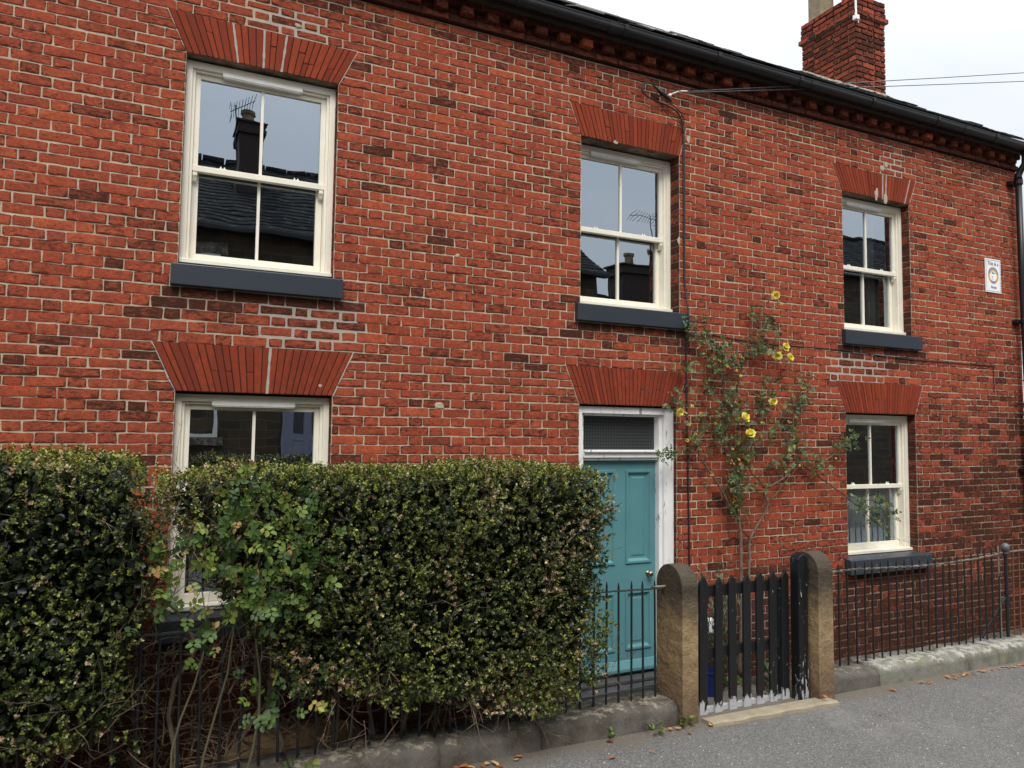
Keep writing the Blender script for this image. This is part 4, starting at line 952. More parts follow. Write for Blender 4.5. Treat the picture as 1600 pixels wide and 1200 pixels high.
# gate
GY = -.865
gt = empty('wooden_gate', (4.2, GY, -.05), 'black painted picket gate with flaking pale feet between the stone gateposts', 'gate'); GL = (4.2, GY, -.05)
def mkpale(xb, w, z0, z1, lean, name='pale'):
    b = MB(); t = .022; prof = [(-w / 2, z0), (w / 2, z0), (w / 2 + lean, z1 - .055), (lean + .004, z1), (-w / 2 + lean, z1 - .055)]
    b.prism([(xb + x, z) for x, z in prof], 'y', GY - t, GY); return child(b.build(name, M['gate'], bevel=.003), gt, GL)
for i, (xb, z0, z1) in enumerate(((3.765, -.045, 1.005), (3.908, -.062, .985), (4.050, -.066, .995), (4.190, -.064, .990), (4.325, -.062, 1.005), (4.458, -.060, 1.00), (4.585, -.058, .995))):
    mkpale(xb, .072 + rnd.uniform(-.003, .003), z0, z1, rnd.uniform(-.008, .012))
for (z0, z1) in ((.84, .925), (.39, .462), (-.035, .03)):
    b = MB(); b.box(3.70, 4.63, GY + .001, GY + .035, z0, z1); child(b.build('rail', M['gate'], bevel=.003), gt, GL)
b = MB(); b.box(4.545, 4.600, GY + .002, GY + .06, -.03, .93); child(b.build('end_stile', M['gate'], bevel=.003), gt, GL)
b = MB(); b.prism([(4.640, -.1), (4.735, -.1), (4.740, 1.085), (4.715, 1.135), (4.655, 1.110), (4.640, 1.085)], 'y', -.975, -.885)
tag(b.build('timber_post', M['postblack'], bevel=.006), 'black flaking timber post fixed against the right stone gatepost', 'post')

# ------------------------------------------------------------------ railings
def railing(name, label, xs, topf, y, foot, barmat, railmat, r=.0078, ext=.062):
    loc = ((xs[0] + xs[-1]) / 2, y, .1); e = empty(name, loc, label, 'railings')
    pts = []; n = max(8, int((xs[-1] - xs[0] + .1) / .06))
    b = MB(); X = [xs[0] - .05 + (xs[-1] - xs[0] + .10) * i / n for i in range(n + 1)]; vv = []
    for x in X:
        z = topf(x) + rnd.uniform(-.002, .002)
        vv += [(x, y - .012, z - .005), (x, y + .012, z - .005), (x, y + .012, z + .005), (x, y - .012, z + .005)]
    b.add(vv, [(i * 4 + k, (i + 1) * 4 + k, (i + 1) * 4 + (k + 1) % 4, i * 4 + (k + 1) % 4) for i in range(n) for k in range(4)] + [(0, 1, 2, 3), tuple(n * 4 + k for k in (3, 2, 1, 0))])
    child(b.build('top_rail', railmat), e, loc)
    H0 = .86; b = MB(); b.tube([(0, 0, 0), (0, 0, H0 - .03), (0, 0, H0)], [r, r * .95, r * .35], 8); me = b.build('bar', barmat, e).data
    first = e.children[-1] if e.children else None
    first = [o for o in bpy.data.objects if o.data == me][0]
    for i, x in enumerate(xs):
        o = first if i == 0 else first.copy()
        if i: COL.objects.link(o)
        o.parent = e; zt = topf(x) + ext + rnd.uniform(-.004, .012)
        o.location = (x - loc[0] + rnd.uniform(-.004, .004), 0, foot - loc[2]); o.scale = (1, 1, (zt - foot) / H0); o.rotation_euler = (rnd.uniform(-.006, .006), rnd.uniform(-.010, .010), 0)
    return e, loc
bl = [3.385 - .1065 * i for i in range(46)][::-1]
bl = [x + rnd.uniform(-.004, .004) for x in bl]
le, ll = railing('iron_railings', 'long run of black iron railings left of the gate, half buried in the hedges', bl, lambda x: .942 - .006 * abs(x - 1.2) + .004 * math.sin(x * 3), -.80, .11, M['iron'], M['leftiron'], r=.0082)
b = MB(); b.tube([(3.36, -.80, .938), (3.55, -.80, .935)], .009, 8); child(b.build('rail_end', M['topiron']), le, ll)
b = MB(); b.tube([(3.42, -.805, .235), (2.9, -.805, .225), (2.4, -.80, .22)], .005, 6); child(b.build('bottom_rail', M['iron']), le, ll)
br = [5.075 + .1035 * i for i in range(24)]
def tr(x): return .935 - .012 * math.sin((x - 4.9) * 1.3) * 1 - (.028 if 6.2 < x < 7.0 else .016 * math.exp(-((x - 6.6) / .5) ** 2)) + (max(0, x - 7.0) * .055)
tr = lambda x: .928 - .024 * math.exp(-((x - 6.45) / .6) ** 2) + max(0, x - 7.1) * .05
re_, rl = railing('iron_railings', 'run of black iron railings right of the gate below the ground floor window', br, tr, -.80, .115, M['iron'], M['topiron'])
b = MB(); b.tube([(7.575, -.80, .10), (7.57, -.80, .93)], .016, 10); b.tube([(7.57, -.80, .93), (7.57, -.80, .945), (7.57, -.80, .96)], [.028, .028, .016], 12); b.tube([(7.575, -.80, .55), (7.575, -.80, .57)], .024, 10); child(b.build('end_post', M['iron'], smooth=False), re_, rl)
b = MB(); b.lathe((7.57, -.80, .955), [(.004, 0), (.022, .008), (.036, .022), (.042, .045), (.036, .068), (.022, .083), (.003, .090)], 18); child(b.build('ball_finial', simple('grey green iron ball', (.10, .12, .115), (.05, .06, .06), .4), smooth=True), re_, rl)
b = MB(); b.tube([(7.57, -.79, .52), (7.18, -.73, .06)], .013, 8); child(b.build('brace', M['iron']), re_, rl)
b = MB(); b.tube([(7.47, -.80, .10), (7.455, -.80, 1.02)], .008, 8); o = child(b.build('bar', M['greyiron']), re_, rl); o['label'] = 'bare grey bar next to the ball topped post'
fx = [7.68 + .10 * i for i in range(12)]
railing('iron_railings', 'rusty run of iron railings beyond the ball topped post at the right edge', fx, lambda x: .958 + (x - 7.6) * .004, -.80, .115, M['rust'], M['greyiron'])

# ------------------------------------------------------------------ vegetation helpers
def shoots(pos, axis, nper, step, size, width, colf, spread=.9):
    """leaf pairs up each little shoot"""
    n = len(pos); P_, D, N_, S, W, C_ = [], [], [], [], [], []
    axis = axis / np.linalg.norm(axis, axis=1)[:, None]
    side = np.cross(axis, rvec(n)); side /= np.linalg.norm(side, axis=1)[:, None] + 1e-9; oth = np.cross(axis, side)
    for k in range(nper):
        s1 = side if (k // 2) % 2 == 0 else oth; sg = 1 if k % 2 == 0 else -1
        p = pos + axis * ((k // 2) * step); d = s1 * sg * spread + axis * (.75 - .0 * k) + npr.normal(scale=.28, size=(n, 3))
        P_.append(p); D.append(d); N_.append(axis + npr.normal(scale=.35, size=(n, 3)))
        S.append(size * npr.uniform(.65, 1.2, n)); W.append(np.full(n, width)); C_.append(colf(n, k))
    return [np.concatenate(a) for a in (P_, D, N_, S, W, C_)]

def twig(mb, p, d, L, r, depth=2, wig=.35):
    p = Vector(p); d = Vector(d).normalized(); n = max(3, int(L / .035)); pts = [p.copy()]; rs = [r]
    for i in range(n):
        d = (d + Vector((rnd.gauss(0, wig), rnd.gauss(0, wig), rnd.gauss(0, wig))) * .35).normalized(); p = p + d * (L / n); pts.append(p.copy()); rs.append(r * (1 - .7 * (i + 1) / n))
        if depth and rnd.random() < .35: twig(mb, p, (d + Vector((rnd.gauss(0, .8), rnd.gauss(0, .8), rnd.gauss(0, .8)))).normalized(), L * rnd.uniform(.3, .6), r * .6, depth - 1, wig)
    mb.tube(pts, rs, 4, cap=False)

def hedge(name, label, x0f, x1f, y0, y1, zbf, ztf, loc, nshoot, seed, thin=None, core=None):
    """box hedge: leafy shoots spread through the outer 14 cm, twigs inside"""
    e = empty(name, loc, label, 'hedge')
    X0, X1 = x0f[0], x0f[1]
    N = nshoot * 14; p = np.stack([npr.uniform(X0, X1, N), npr.uniform(y0 - .08, y1 + .05, N), npr.uniform(.15, 2.02, N)], 1)
    bump_ = (vnoise(p, 3.2, seed) - .5) * .20 + (vnoise(p, 9, seed + 1) - .5) * .10 + (vnoise(p, 24, seed + 2) - .5) * .04
    dx = np.minimum(p[:, 0] - x1f(p, 0), x1f(p, 1) - p[:, 0]); dy = np.minimum(p[:, 1] - y0, y1 - p[:, 1]); dz1 = ztf(p) - p[:, 2]; dz0 = p[:, 2] - zbf(p)
    zc = np.clip((1.75 - p[:, 2]) / .3, 0, 1)
    dtop = dz1 + (bump_ * .28)
    d = np.minimum(np.minimum(dx + bump_ * .6, dy + bump_), np.minimum(dtop, dz0 + bump_ * 1.3))
    keep = (d > 0) & (npr.rand(N) < np.exp(-d / .085) * 1.15 + .05)
    if thin is not None: keep &= npr.rand(N) < thin(p)
    p = p[keep]; d = d[keep]; dt = dtop[keep]
    if len(p) > nshoot: ii = npr.choice(len(p), nshoot, replace=False); p = p[ii]; d = d[ii]; dt = dt[ii]
    cx = (X0 + X1) / 2; out_ = np.stack([np.zeros(len(p)), np.where(p[:, 1] < (y0 + y1) / 2, -1.0, 1.0), np.zeros(len(p))], 1)
    topw = np.exp(-np.clip(dt, 0, 1) / .12)[:, None]
    ax = out_ * (1 - topw) * .9 + np.array([[0, 0, 1.0]]) * (.45 + topw) + npr.normal(scale=.45, size=p.shape)
    clump = vnoise(p, 5, seed + 5)
    base = .10 + .42 * clump
    fresh_lit = (npr.rand(len(p)) < (.09 + .50 * topw[:, 0]))  # young growth, raised towards the top to paint the lit leaves in
    dead_glint = (vnoise(p, 3.0, seed + 7) > .62) & (npr.rand(len(p)) < .24) | (npr.rand(len(p)) < .03)  # dead leaves, their share raised to paint in pale highlights too
    def colf(n, k):
        c = base + npr.normal(scale=.17, size=n) + .025 * k; c = np.clip(c, 0, .74)
        c = np.where(fresh_lit, npr.uniform(.66, .86, n), c); c = np.where(dead_glint, npr.uniform(.90, 1.0, n), c); return c
    A = shoots(p, ax, 10, .0095, .0172, .62, colf)
    o = leaf_mesh('foliage', *A, M['box'], e, loc)
    # deeper, larger leaves closing the middle
    if core:
        n = core; q = np.stack([npr.uniform(X0 + .06, X1 - .10, n * 3), npr.uniform(y0 + .12, y1 - .10, n * 3), npr.uniform(.4, 1.90, n * 3)], 1)
        k = (q[:, 2] > zbf(q) + .10) & (q[:, 2] < ztf(q) - .07) & (q[:, 0] < x1f(q, 1) - .08) & (q[:, 0] > x1f(q, 0) + .06)
        if thin is not None: k &= npr.rand(len(q)) < thin(q) ** 1.5
        q = q[k][:n]; m = len(q)
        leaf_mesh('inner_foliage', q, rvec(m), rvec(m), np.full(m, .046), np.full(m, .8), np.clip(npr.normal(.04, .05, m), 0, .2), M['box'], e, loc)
    m = int((X1 - X0) * 70); q = np.stack([npr.uniform(X0 + .05, X1 - .1, m), npr.uniform(y0, y1 - .1, m), np.zeros(m)], 1); q[:, 2] = ztf(q) - .03 + npr.rand(m) ** 3 * .05
    A = shoots(q, np.array([[0, 0, 1.0]]) + npr.normal(scale=.25, size=(m, 3)), 10, .012, .018, .6, lambda n, k: np.clip(npr.normal(.74, .09, n), .3, .88))
    leaf_mesh('young_shoots', *A, M['box'], e, loc)
    tw = MB()
    for i in range(int((X1 - X0) * 150)):
        x = rnd.uniform(X0 + .05, X1 - .1); y = rnd.uniform(y0 + .04, y1 - .05); zb = float(zbf(np.array([[x, y, .5]]))[0]); z = rnd.uniform(zb - .16, zb + .35)
        if thin is not None and rnd.random() > float(thin(np.array([[x, y, z + .1]]))[0]) + .35: continue
        twig(tw, (x, y, z), (rnd.gauss(0, .6), rnd.gauss(-.1, .4), rnd.gauss(.2, .6)), rnd.uniform(.12, .38), rnd.uniform(.0014, .0032), 2)
    for i in range(int((X1 - X0) * 26)):     # twigs poking out of the face
        x = rnd.uniform(X0 + .1, X1 - .1); z = rnd.uniform(.6, 1.75); twig(tw, (x, y0 + .06, z), (rnd.gauss(0, .4), -.35, rnd.gauss(.7, .5)), rnd.uniform(.10, .26), rnd.uniform(.0014, .0026), 1, .2)
    child(tw.build('twigs', M['twig']), e, loc)
    st = MB()
    for i in range(int((X1 - X0) * 3.2)):
        x = X0 + .12 + (X1 - X0 - .3) * (i + rnd.random() * .7) / ((X1 - X0) * 3.2); pts = [(x, -.62, -.2)]; r0 = rnd.uniform(.012, .024)
        for k in range(1, 9): pts.append((x + rnd.gauss(0, .02) * k, -.62 + rnd.gauss(0, .018) * k, -.2 + k * .20))
        st.tube(pts, [r0 * (1 - .09 * k) for k in range(9)], 7)
    child(st.build('stem', M['bark'], smooth=True), e, loc)
    return e

lerp = lambda a, b_, t: a + (b_ - a) * np.clip(t, 0, 1)
# right hedge: full height from X .75, thin and only at the top further left
hedge('box_hedge', 'big clipped box hedge between the gap and the teal door, leaning over the railings', (0.0, 2.95),
      lambda p, s: (0.02 + .0 * p[:, 0]) if s == 0 else lerp(2.66, 2.86, (p[:, 2] - .3) / .9),
      -1.12, -.36, lambda p: np.where(p[:, 0] < .95, lerp(1.50, .58, (p[:, 0] - .10) / .70), lerp(.56, .36, (p[:, 0] - 1.0) / 1.2)) + .05 * np.sin(p[:, 0] * 5.3) + .03 * np.sin(p[:, 0] * 13),
      lambda p: 1.825 + .012 * np.sin(p[:, 0] * 4.0) - .055 * np.exp(-((p[:, 0] - .1) / .22) ** 2) - .06 * np.exp(-((p[:, 0] - 2.85) / .12) ** 2) + .02 * (p[:, 1] < -.9) * 0,
      (1.5, -.74, -.2), 17000, 21, thin=lambda p: np.where(p[:, 0] < .62, .72, 1.0), core=20000)
hedge('box_hedge', 'taller dark box hedge filling the left edge in front of the railings', (-1.9, 0.14),
      lambda p, s: (-1.9 + .0 * p[:, 0]) if s == 0 else (.02 + .07 * np.sin(p[:, 2] * 6) + .0 * p[:, 0]),
      -1.16, -.36, lambda p: lerp(.30, .52, (p[:, 0] + .8) / .5) + .05 * np.sin(p[:, 0] * 7),
      lambda p: 1.912 - .10 * np.exp(-((p[:, 0] - .02) / .12) ** 2) + .012 * np.sin(p[:, 0] * 5),
      (-.9, -.76, -.2), 10500, 51, thin=lambda p: np.where(p[:, 0] > -.10, .5, 1.0), core=24000)

def compound(P_, D, N_, S, W, C_, base, d, size, col, n=5):
    d = Vector(d).normalized(); up = Vector((rnd.gauss(0, .3), -1, rnd.gauss(.3, .3))).normalized(); side = d.cross(up).normalized(); up = side.cross(d)
    for k in range(n):
        if k == n - 1: p = Vector(base) + d * size * 1.5; dd = d
        else: sg = 1 if k % 2 else -1; p = Vector(base) + d * size * (.45 + .65 * (k // 2)); dd = (side * sg + d * .45)
        P_.append(tuple(p)); D.append(tuple(dd)); N_.append((up.x + rnd.gauss(0, .3), up.y + rnd.gauss(0, .3), up.z + rnd.gauss(0, .3))); S.append(size * rnd.uniform(.8, 1.15)); W.append(.62); C_.append(min(1, max(0, col + rnd.gauss(0, .08))))

# leafy shrub in the gap
e = empty('leafy_shrub', (.45, -.85, -.15), 'bright green broad leaved shrub growing up through the railings in the gap between the hedges', 'shrub'); SLc = (.45, -.85, -.15)
L = [[], [], [], [], [], []]; stm = MB(); twm = MB()
for (x, z, sp_, n) in ((.55, 1.62, .13, 30), (.36, 1.55, .10, 16), (.72, 1.50, .10, 16), (.30, 1.35, .12, 18), (.55, 1.32, .15, 24), (.12, 1.38, .09, 10), (.80, 1.30, .09, 12), (.45, 1.17, .13, 18), (.70, 1.12, .09, 10), (.20, 1.10, .09, 8), (.62, .72, .12, 9), (.72, .58, .10, 6), (.66, .30, .10, 4), (.25, .90, .08, 3)):
    for i in range(int(n * 1.5)):
        b0 = (x + rnd.gauss(0, sp_ * 1.1), -1.21 + rnd.gauss(0, .08), z + rnd.gauss(0, sp_ * .75)); compound(*L, b0, (rnd.gauss(0, .7), -.5 + rnd.gauss(0, .4), rnd.gauss(.1, .5)), rnd.uniform(.026, .044), rnd.uniform(.05, .85) if rnd.random() < .95 else .97)
leaf_mesh('foliage', *[np.array(a) for a in L], M['shrub'], e, SLc)
for (x, zt) in ((.40, 1.62), (.58, 1.55), (.24, 1.2)):
    pts = [(x + .05 * math.sin(k * .9 + x * 9) + (k - 6) * .012, -.90 - .02 * k + rnd.gauss(0, .008), -.15 + (zt + .15) * k / 8) for k in range(9)]; stm.tube(pts, [.009 - .0007 * k for k in range(9)], 7)
child(stm.build('stem', simple('green brown stem', (.10, .11, .055), (.10, .075, .045), .7), smooth=True), e, SLc)
for i in range(190):
    x = rnd.uniform(-.1, 1.05); twig(twm, (x, rnd.uniform(-.76, -.40), rnd.choice((rnd.uniform(.0, .35), rnd.uniform(.6, 1.1)))), (rnd.gauss(0, .8), rnd.gauss(-.1, .3), rnd.gauss(.1, .6)), rnd.uniform(.15, .42), rnd.uniform(.0016, .0045), 2, .45)
child(twm.build('dry_twigs', M['twig']), e, SLc)

# climbing rose
CANES = [[(4.85, -.1), (4.85, .3), (4.84, 0.79), (4.87, 1.14), (4.86, 1.28), (4.83, 1.46), (4.8, 1.65), (4.82, 1.83), (4.73, 2.06), (4.7, 2.34), (4.68, 2.58), (4.62, 2.76), (4.53, 2.92), (4.3, 2.97)], [(4.86, 1.28), (4.72, 1.44), (4.58, 1.63), (4.44, 1.81), (4.36, 1.97), (4.29, 2.15), (4.18, 2.28), (4.07, 2.37)], [(4.93, -.1), (4.95, .3), (4.94, 0.79), (4.96, 0.95), (4.99, 1.11), (5.15, 1.31), (5.2, 1.43), (5.15, 1.55), (5.38, 1.67), (5.65, 1.83), (5.95, 1.83), (6.19, 1.98), (6.3, 2.05)], [(4.99, 1.11), (4.87, 1.23), (4.86, 1.28)], [(5.68, 1.78), (6.02, 1.58), (6.21, 1.47), (6.37, 1.37), (6.55, 1.26), (6.73, 1.15), (6.88, 1.04)], [(4.82, 1.83), (4.97, 2.07), (5.1, 2.26), (5.23, 2.43), (5.3, 2.51)], [(4.83, 2.49), (4.95, 2.92), (5.05, 3.07), (5.18, 3.25), (5.29, 3.39)], [(4.91, 1.83), (5.16, 2.07), (5.49, 2.32), (5.66, 2.52), (5.76, 2.65)], [(4.95, 2.9), (5.08, 2.89), (5.3, 2.87), (5.45, 2.81)], [(5.15, 1.55), (5.12, 1.62), (5.0, 1.74), (4.97, 1.97), (5.36, 2.17), (5.56, 2.39)], [(4.36, 1.97), (4.15, 1.92), (3.99, 1.9)], [(5.2, 1.43), (5.68, 1.83)], [(5.38, 1.67), (5.45, 2.07)], [(6.37, 1.37), (6.45, 1.42), (6.62, 1.42), (6.75, 1.33)]]
CL = [(4.39, 2.98, 0.15), (4.59, 2.83, 0.15), (4.8, 2.77, 0.13), (5.08, 2.88, 0.13), (5.05, 3.19, 0.08), (5.18, 3.11, 0.08), (5.31, 3.04, 0.05), (4.24, 2.63, 0.09), (4.13, 2.37, 0.1), (4.47, 2.5, 0.1), (4.71, 2.46, 0.12), (5.2, 2.53, 0.1), (5.13, 2.36, 0.1), (4.82, 2.3, 0.15), (4.7, 2.23, 0.1), (5.56, 2.39, 0.13), (4.44, 2.11, 0.13), (4.64, 2.06, 0.1), (4.85, 1.93, 0.13), (4.79, 1.74, 0.13), (4.79, 1.6, 0.13), (4.82, 1.48, 0.1), (5.45, 2.07, 0.1), (5.58, 1.98, 0.08), (5.68, 1.83, 0.1), (5.85, 1.8, 0.08), (6.1, 1.98, 0.08), (3.99, 1.9, 0.06), (5.29, 1.85, 0.06), (6.22, 1.98, 0.08), (6.31, 2.08, 0.08), (6.44, 1.39, 0.08), (6.63, 1.41, 0.1), (6.59, 1.26, 0.1), (6.81, 1.28, 0.09), (5.7, 2.57, 0.08), (4.56, 2.69, 0.08)]
FL = [(5.26, 3.39), (5.36, 2.9), (5.27, 2.82), (5.41, 2.8), (5.19, 2.38), (4.85, 2.22), (4.92, 2.07), (4.11, 2.26)]
BD = [(4.28, 2.31), (4.21, 2.25), (4.31, 2.07), (4.54, 2.17), (4.22, 2.02), (5.38, 1.73), (5.42, 1.93), (5.74, 2.65), (4.84, 2.6), (6.03, 1.85), (4.8, 1.84), (5.55, 1.79), (4.78, 2.66), (4.73, 1.94), (5.48, 1.97), (6.57, 1.45)]
e = empty('climbing_rose', (4.88, -.1, -.15), 'climbing rose with yellow blooms trained up the brick wall right of the door', 'climbing rose'); RLc = (4.88, -.1, -.15)
for i, cn in enumerate(CANES):
    r0 = .017 if i == 0 else (.014 if i == 2 else (.010 if i == 1 else .0055)); pts = curve_pts([(x + .01 * math.sin(z * 9), -.085 + .02 * math.sin(x * 7 + z * 3), z) for x, z in cn], 4); n = len(pts)
    b = MB(); b.tube(pts, [r0 * (1 - .78 * (k / n)) + .0012 for k in range(n)], 7); child(b.build('cane', M['bark'] if i in (0, 1, 2) else M['cane'], smooth=True), e, RLc)
b = MB()
for (x, z, r_) in CL:
    for k in range(7): a = rnd.uniform(0, 6.28); twig(b, (x + rnd.gauss(0, r_ * .4), -.09, z + rnd.gauss(0, r_ * .4)), (math.cos(a), -.3, math.sin(a)), r_ * rnd.uniform(.8, 2.0), rnd.uniform(.0013, .0024), 1, .25)
for i in range(90):
    cn = rnd.choice(CANES[:8]); k = rnd.randrange(len(cn) - 1); t = rnd.random(); x, z = cn[k][0] + (cn[k + 1][0] - cn[k][0]) * t, cn[k][1] + (cn[k + 1][1] - cn[k][1]) * t
    if z > .75: twig(b, (x, -.085, z), (rnd.gauss(0, 1), -.15, rnd.gauss(.5, .7)), rnd.uniform(.12, .45), rnd.uniform(.0014, .0026), 1, .2)
child(b.build('shoot', M['cane']), e, RLc)
L = [[], [], [], [], [], []]
for (x, z, r_) in CL:
    for k in range(int(21 * (r_ / .1) ** 1.5)): compound(*L, (x + rnd.gauss(0, r_ * .62), -.10 + rnd.gauss(0, .035), z + rnd.gauss(0, r_ * .55)), (rnd.gauss(0, .8), -.35 + rnd.gauss(0, .3), rnd.gauss(-.1, .6)), rnd.uniform(.020, .033), rnd.uniform(.1, .75) if rnd.random() < .955 else rnd.uniform(.9, 1), n=rnd.choice((3, 5, 5)))
for k in range(220):
    cn = CANES[rnd.choice((0, 0, 1, 4, 5, 6, 7, 8, 9, 10, 12, 13))]; j = rnd.randrange(len(cn) - 1); t = rnd.random(); x, z = cn[j][0] + (cn[j + 1][0] - cn[j][0]) * t, cn[j][1] + (cn[j + 1][1] - cn[j][1]) * t
    if z > 1.35 or (x > 5.6 and z > 1.1): compound(*L, (x + rnd.gauss(0, .05), -.10, z + rnd.gauss(0, .05)), (rnd.gauss(0, .8), -.35, rnd.gauss(-.1, .6)), rnd.uniform(.018, .030), rnd.uniform(.15, .85) if rnd.random() < .93 else .96)
leaf_mesh('foliage', *[np.array(a) for a in L], M['rose'], e, RLc)
def bloom(x, z, r_, y=-.155, tilt=None, open_=1.0):
    P_, D, N_, S, W, C_ = [], [], [], [], [], []; ax = Vector((rnd.gauss(-.15, .35), -1, rnd.gauss(.1, .35))).normalized(); s0 = ax.orthogonal().normalized(); s1 = ax.cross(s0)
    for rg, (cnt, out_, sz, cc) in enumerate(((7, 1.0, .98, .95), (8, .72, .90, .8), (8, .45, .78, .6), (7, .25, .66, .3), (5, .10, .55, .1))):
        for k in range(cnt):
            a = 6.283 * k / cnt + rg * .5 + rnd.gauss(0, .12); rd = s0 * math.cos(a) + s1 * math.sin(a)
            P_.append(tuple(Vector((x, y, z)) + rd * r_ * .08 * rg + ax * r_ * .05 * rg)); rr_ = out_ * rnd.uniform(.7, 1.3); D.append(tuple(rd * rr_ * open_ + ax * (1.05 - rr_ * .5))); N_.append(tuple(ax - rd * .6)); S.append(r_ * sz * rnd.uniform(.85, 1.15)); W.append(rnd.uniform(.8, 1.15)); C_.append(min(1, max(0, cc + rnd.gauss(0, .12))))
    return leaf_mesh('bloom', *[np.array(a) for a in (P_, D, N_, S, W, C_)], M['petal'], e, RLc)
for i, (x, z) in enumerate(FL): bloom(x, z, .060 if i in (5, 6) else .049)
for (x, z) in BD: bloom(x, z, rnd.uniform(.016, .026), y=-.13, open_=.4)

# spiky shrub, weeds, added shade tree
def spiky(name, label, cat, x, y, z0, h, n, mat, w=.10, s=.055, wid=.22):
    e = empty(name, (x, y, z0), label, cat); P_, D, N_, S, W, C_ = [[] for _ in range(6)]; st = MB()
    for i in range(n):
        a = rnd.uniform(0, 6.28); l = rnd.uniform(.1, 1) ** .6 * w; dx, dy = math.cos(a) * l, math.sin(a) * l; hh = h * rnd.uniform(.6, 1.05); pts = []
        for k in range(7): f = k / 6; pts.append((x + dx * (.2 + f), y + dy * (.2 + f), z0 + hh * f))
        st.tube(pts, [.0028 * (1 - .6 * k / 6) for k in range(7)], 4, cap=False)
        for k in range(26):
            f = .35 + .65 * rnd.random(); an = rnd.uniform(0, 6.28); P_.append((x + dx * (.2 + f), y + dy * (.2 + f), z0 + hh * f)); D.append((math.cos(an) * .55 + dx, math.sin(an) * .55 + dy, 1.0)); N_.append((math.cos(an), math.sin(an), -.3)); S.append(s * rnd.uniform(.6, 1.1)); W.append(wid); C_.append(rnd.random())
    leaf_mesh('foliage', *[np.array(q) for q in (P_, D, N_, S, W, C_)], mat, e, (x, y, z0)); child(st.build('stem', M['cane']), e, (x, y, z0)); return e
spiky('spiky_shrub', 'grey green spiky shrub behind the left end of the gate', 'shrub', 4.42, -.30, -.15, 1.12, 26, M['lav'], .19, .06)
def weedclump(x, y, z, r_, n, label, s=.045, wid=.9, lift=.3, mat='weed', name='weed'):
    P_, D, N_, S, W, C_ = [[] for _ in range(6)]
    for i in range(n):
        a = rnd.uniform(0, 6.28); l = r_ * math.sqrt(rnd.random()); P_.append((x + l * math.cos(a), y + l * math.sin(a) * .7, z + rnd.uniform(0, lift * .15))); D.append((math.cos(a), math.sin(a), rnd.uniform(.1, 1.2) * lift * 3)); N_.append((0, 0, 1)); S.append(s * rnd.uniform(.6, 1.2)); W.append(wid); C_.append(rnd.random())
    o = leaf_mesh(name, *[np.array(q) for q in (P_, D, N_, S, W, C_)], M[mat], None, (x, y, z)); o.location = (x, y, z); return tag(o, label, 'weed')
weedclump(3.50, -1.04, .004, .035, 9, 'round leaved green weed at the foot of the left gatepost', .045, .95, .35)
weedclump(3.22, -1.01, .004, .05, 12, 'strappy dark weed against the long dark kerb stone left of the gatepost', .075, .28, .25)
weedclump(2.88, -1.01, .004, .02, 7, 'tiny green weed beside an orange leaf at the kerb', .03, .8, .35)
weedclump(4.62, -.22, -.14, .16, 60, 'leafy weeds at the wall foot behind the middle of the gate', .06, .7, .45)
weedclump(5.10, -.25, -.14, .14, 60, 'tall leafy weeds by the wall behind the right end of the gate', .07, .6, .8)
weedclump(4.75, -.55, -.13, .08, 20, 'low weed growing between the path flags behind the gate', .04, .7, .3)
weedclump(6.05, -.35, -.13, .08, 26, 'small weed below the brick wall behind the right railings', .05, .6, .6)
weedclump(7.15, -.45, -.13, .07, 24, 'small weed beside the diagonal railing brace', .05, .6, .6)
weedclump(3.55, -.22, -.13, .05, 16, 'little weed growing in front of the dark doorstep', .035, .8, .3)
b = MB(); b.lathe((4.30, -.33, -.105), [(.075, 0), (.082, .003), (.098, .19), (.108, .19), (.108, .205), (.094, .205), (.080, .02), (.01, .02)], 24); tag(b.build('plant_pot', M['blue'], smooth=False), 'small blue plastic pot behind the first gap of the gate', 'pot')
b = MB(); vv = []
for i in range(13):
    for k in range(20):
        th = math.pi * i / 12; ph_ = 2 * math.pi * k / 20; q = .88 + .28 * vnoise([(math.cos(ph_) * math.sin(th), math.sin(ph_) * math.sin(th), math.cos(th))], 1.6, 77)[0]
        vv.append((.92 + .44 * q * math.sin(th) * math.cos(ph_), -.38 + .15 * q * math.sin(th) * math.sin(ph_), -.02 + .20 * q * math.cos(th)))
b.add(vv, [(i * 20 + k, (i + 1) * 20 + k, (i + 1) * 20 + (k + 1) % 20, i * 20 + (k + 1) % 20) for i in range(12) for k in range(20)]); tag(b.build('sandstone_rock', M['rock'], smooth=True), 'orange brown sandstone boulder behind the railing feet under the right hedge', 'rock')

# ------------------------------------------------------------------ fallen leaves
def fallen(x, y, label, group, s=.045, z=None):
    b = MB(); n = 10; a0 = rnd.uniform(0, 6.28); vv = []; cu = rnd.uniform(-.3, .9)
    lobes = rnd.choice((0, 0, 1)); W = rnd.uniform(.42, .7)
    ou = []
    for k in range(n):
        t = 2 * math.pi * k / n; u, v = math.cos(t), math.sin(t) * W * (1 + .25 * math.cos(t)); rr = 1 + (lobes * .22 * math.cos(3 * t)) + rnd.uniform(-.08, .08); ou.append((u * rr, v * rr))
    for (u, v) in ou: vv.append((u * s * .5, v * s * .5, abs(v) * s * .35 * cu + .002 + rnd.uniform(0, .003)))
    vv.append((0, 0, .003)); b.cc = (rnd.random() * .95 + .02, .1, .1); b.add(vv, [(k, (k + 1) % n, n) for k in range(n)])
    o = b.build('fallen_leaf', M['fallen']); o.location = (x, y, (.008 if z is None else z)); o.rotation_euler = (rnd.uniform(-.25, .25), rnd.uniform(-.25, .25), a0); return tag(o, label, 'leaf', group)
